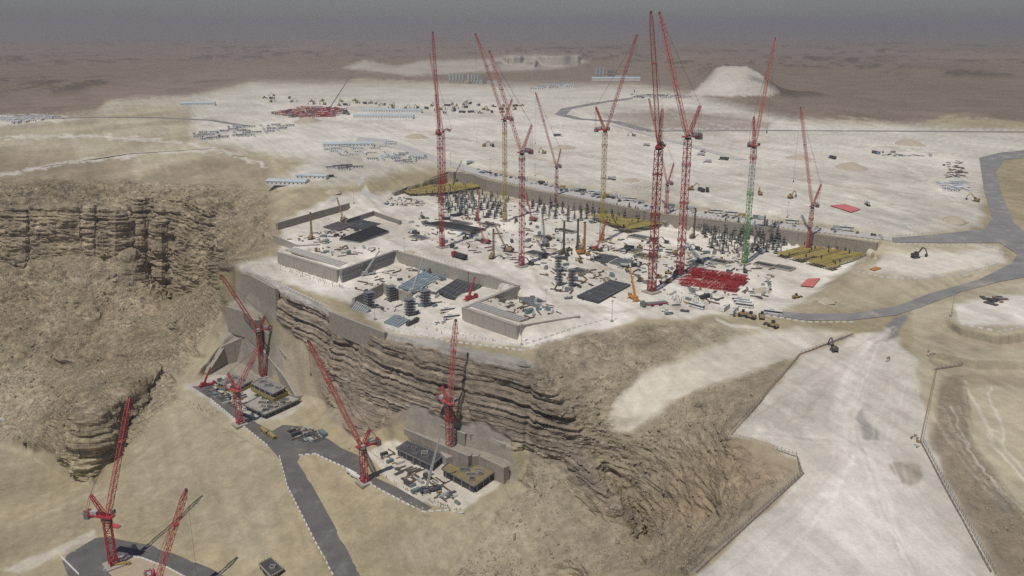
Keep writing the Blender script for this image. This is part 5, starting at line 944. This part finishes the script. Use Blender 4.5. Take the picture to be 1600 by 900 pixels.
def fence(poly, label, sp=3.0, hg=2.2):
    pts = resample(px_line(poly, 0, 6), sp); c = pts[0]; r = thing('fence', c, label, 'fence'); mb = MB(); q = MB()
    for p in pts: mb.bar(p - c, p - c + Vector((0, 0, hg)), .14)
    for a, b in zip(pts[:-1], pts[1:]):
        for z in (.7, 1.4, hg - .05): q.bar(a - c + Vector((0, 0, z)), b - c + Vector((0, 0, z)), .06)
    o = mb.build('post', STEEL, r); o['kind'] = 'stuff'; q.build('rail', STEEL, r)
fence([(1333, 526), (1252, 553), (1138, 680), (1244, 712), (1250, 742), (1080, 896)], 'wire fence bordering the left side of the white slope'); fence([(1504, 571), (1464, 577), (1442, 690), (1484, 770), (1556, 898)], 'wire fence bordering the right side of the white slope')
for poly, n, w_ in (([(1040, 460), (1090, 468), (1115, 478), (1060, 478)], 55, 'in the crowd by the tallest crane'), ([(440, 414), (520, 440), (545, 452), (520, 450), (430, 420)], 50, 'on the walkway around the concrete block'), ([(545, 447), (600, 430), (690, 440), (700, 480), (600, 500)], 40, 'on the floor of the sunken court'), ([(640, 770), (720, 798), (700, 800), (600, 745)], 36, 'on the building pad'), ([(270, 622), (300, 630), (345, 645), (330, 650), (275, 632)], 26, 'on the sand bank by the screened pad'), (SITE, 70, 'among the cranes'), ([(640, 505), (800, 540), (810, 545), (650, 515)], 16, 'along the cliff fence')):
    for x, y in spread_px(poly, n, 1.5): person(x, y, 'worker standing ' + w_, 'workers ' + w_)

for u, v, m_ in ((720, 350, DARK2), (765, 352, STEEL), (850, 372, DARK2), (885, 362, STEEL), (985, 392, DARK2), (1010, 402, STEEL), (1090, 412, DARK2), (1125, 410, STEEL), (905, 425, STEEL), (655, 372, DARK2), (840, 398, STEEL), (1000, 372, DARK2), (1195, 415, STEEL), (1225, 420, DARK2)):
    c = G(u, v, .05); r = thing('foundation_bay', c, 'shallow concrete foundation bay ' + ('filled with dark rebar' if m_ is DARK2 else 'with grey steel inside') + ' among the cranes', 'foundation', 'foundation bays', GA); w_, d_ = R_(12, 20), R_(8, 13)
    for x, y, a, b in ((0, -d_ / 2, w_, .6), (0, d_ / 2, w_, .6), (-w_ / 2, 0, .6, d_ - .7), (w_ / 2, 0, .6, d_ - .7)): MB().box((x, y, .7), (a, b, 1.5)).build('edge_wall', CONC, r)
    MB().box((0, 0, .2), (w_ - .7, d_ - .7, .4)).build('bed', m_, r)
    for i in range(6): MB().box((0, -d_ / 2 + (i + .8) * d_ / 6.6, .6), (w_ - 1, .3, .4)).build('beam', STEEL if m_ is DARK2 else DARK, r)
def heap(u, v, rad, hg, label):
    n = 18; vs = [(0, 0, hg)]; fs = []
    for k, (rr, hh_) in enumerate(((.35, .8), (.7, .38), (1.05, -.1))):
        for i in range(n): a = 2 * math.pi * i / n; w = rr * rad * R_(.85, 1.15); vs.append((w * math.cos(a) * 1.4, w * math.sin(a), hg * hh_ * R_(.85, 1.1) if hh_ > 0 else -.6))
    for i in range(n):
        j = (i + 1) % n; fs.append((0, 1 + i, 1 + j))
        for k in range(2): fs.append((1 + k * n + i, 1 + (k + 1) * n + i, 1 + (k + 1) * n + j, 1 + k * n + j))
    mb = MB(); mb.v, mb.f = vs, fs; o = mb.build('spoil_heap', HEAPM, None, G(u, v)); o.rotation_euler = (0, 0, R_(0, 3)); tag(o, label, 'heap', 'spoil heaps')
HEAPM = mat('spoil sand', (.47, .41, .31), .95, var=.15, scale=.4)
for u, v, rd in ((985, 283, 9), (1490, 345, 11), (520, 300, 9), (650, 215, 16), (1330, 262, 18), (880, 232, 14), (1250, 248, 14), (480, 190, 22), (1420, 225, 20), (700, 300, 7), (862, 392, 5), (1110, 430, 4), (640, 395, 5), (1190, 455, 6), (945, 420, 5), (1290, 470, 6), (240, 205, 20), (380, 240, 14)): heap(u, v, rd, rd * .38, 'low heap of sandy spoil on the pale ground')
# ------------------------------------------------------------------ dusty air
def haze():
    x, y0, y1, z0, z1 = 52000, -3000, 56000, -215, 262
    v = [(-x, y0, z0), (x, y0, z0), (x, y1, z0), (-x, y1, z0), (-x, y0, z1), (x, y0, z1), (x, y1, z1), (-x, y1, z1)]
    f = [(3, 2, 1, 0), (4, 5, 6, 7), (0, 1, 5, 4), (1, 2, 6, 5), (2, 3, 7, 6), (3, 0, 4, 7)]
    me = bpy.data.meshes.new('haze'); me.from_pydata(v, [], f); me.update()
    m = bpy.data.materials.new('dusty air'); m.use_nodes = True; t = m.node_tree; t.nodes.remove(t.nodes['Principled BSDF'])
    pv = t.nodes.new('ShaderNodeVolumePrincipled'); pv.inputs['Color'].default_value = (.60, .595, .625, 1); pv.inputs['Density'].default_value = HAZE; pv.inputs['Anisotropy'].default_value = .3
    t.links.new(pv.outputs[0], t.nodes['Material Output'].inputs['Volume']); me.materials.append(m)
    o = bpy.data.objects.new('haze', me); COL.objects.link(o); o['kind'] = 'stuff'; o['label'] = 'pale dusty haze over the desert plain'; o['category'] = 'haze'
HAZE = 1.1e-4
haze()

# ------------------------------------------------------------------ labels of look-alikes say which one, counted across the view
def ordinal(n): return str(n) + ('th' if 10 <= n % 100 <= 20 else {1: 'st', 2: 'nd', 3: 'rd'}.get(n % 10, 'th'))
bpy.context.view_layer.update(); same = {}
for o in COL.objects:
    if o.parent is None and o.get('label') and o.get('kind') is None: same.setdefault(o['label'], []).append(o)
for lab, obs in same.items():
    if len(obs) < 2: continue
    obs.sort(key=lambda o: pix(o.matrix_world.translation)[0])
    for i, o in enumerate(obs):
        o['label'] = lab + (', leftmost' if i == 0 else ', rightmost' if i == len(obs) - 1 else ', ' + ordinal(i + 1) + ' from left' if i < len(obs) / 2 else ', ' + ordinal(len(obs) - i) + ' from right')
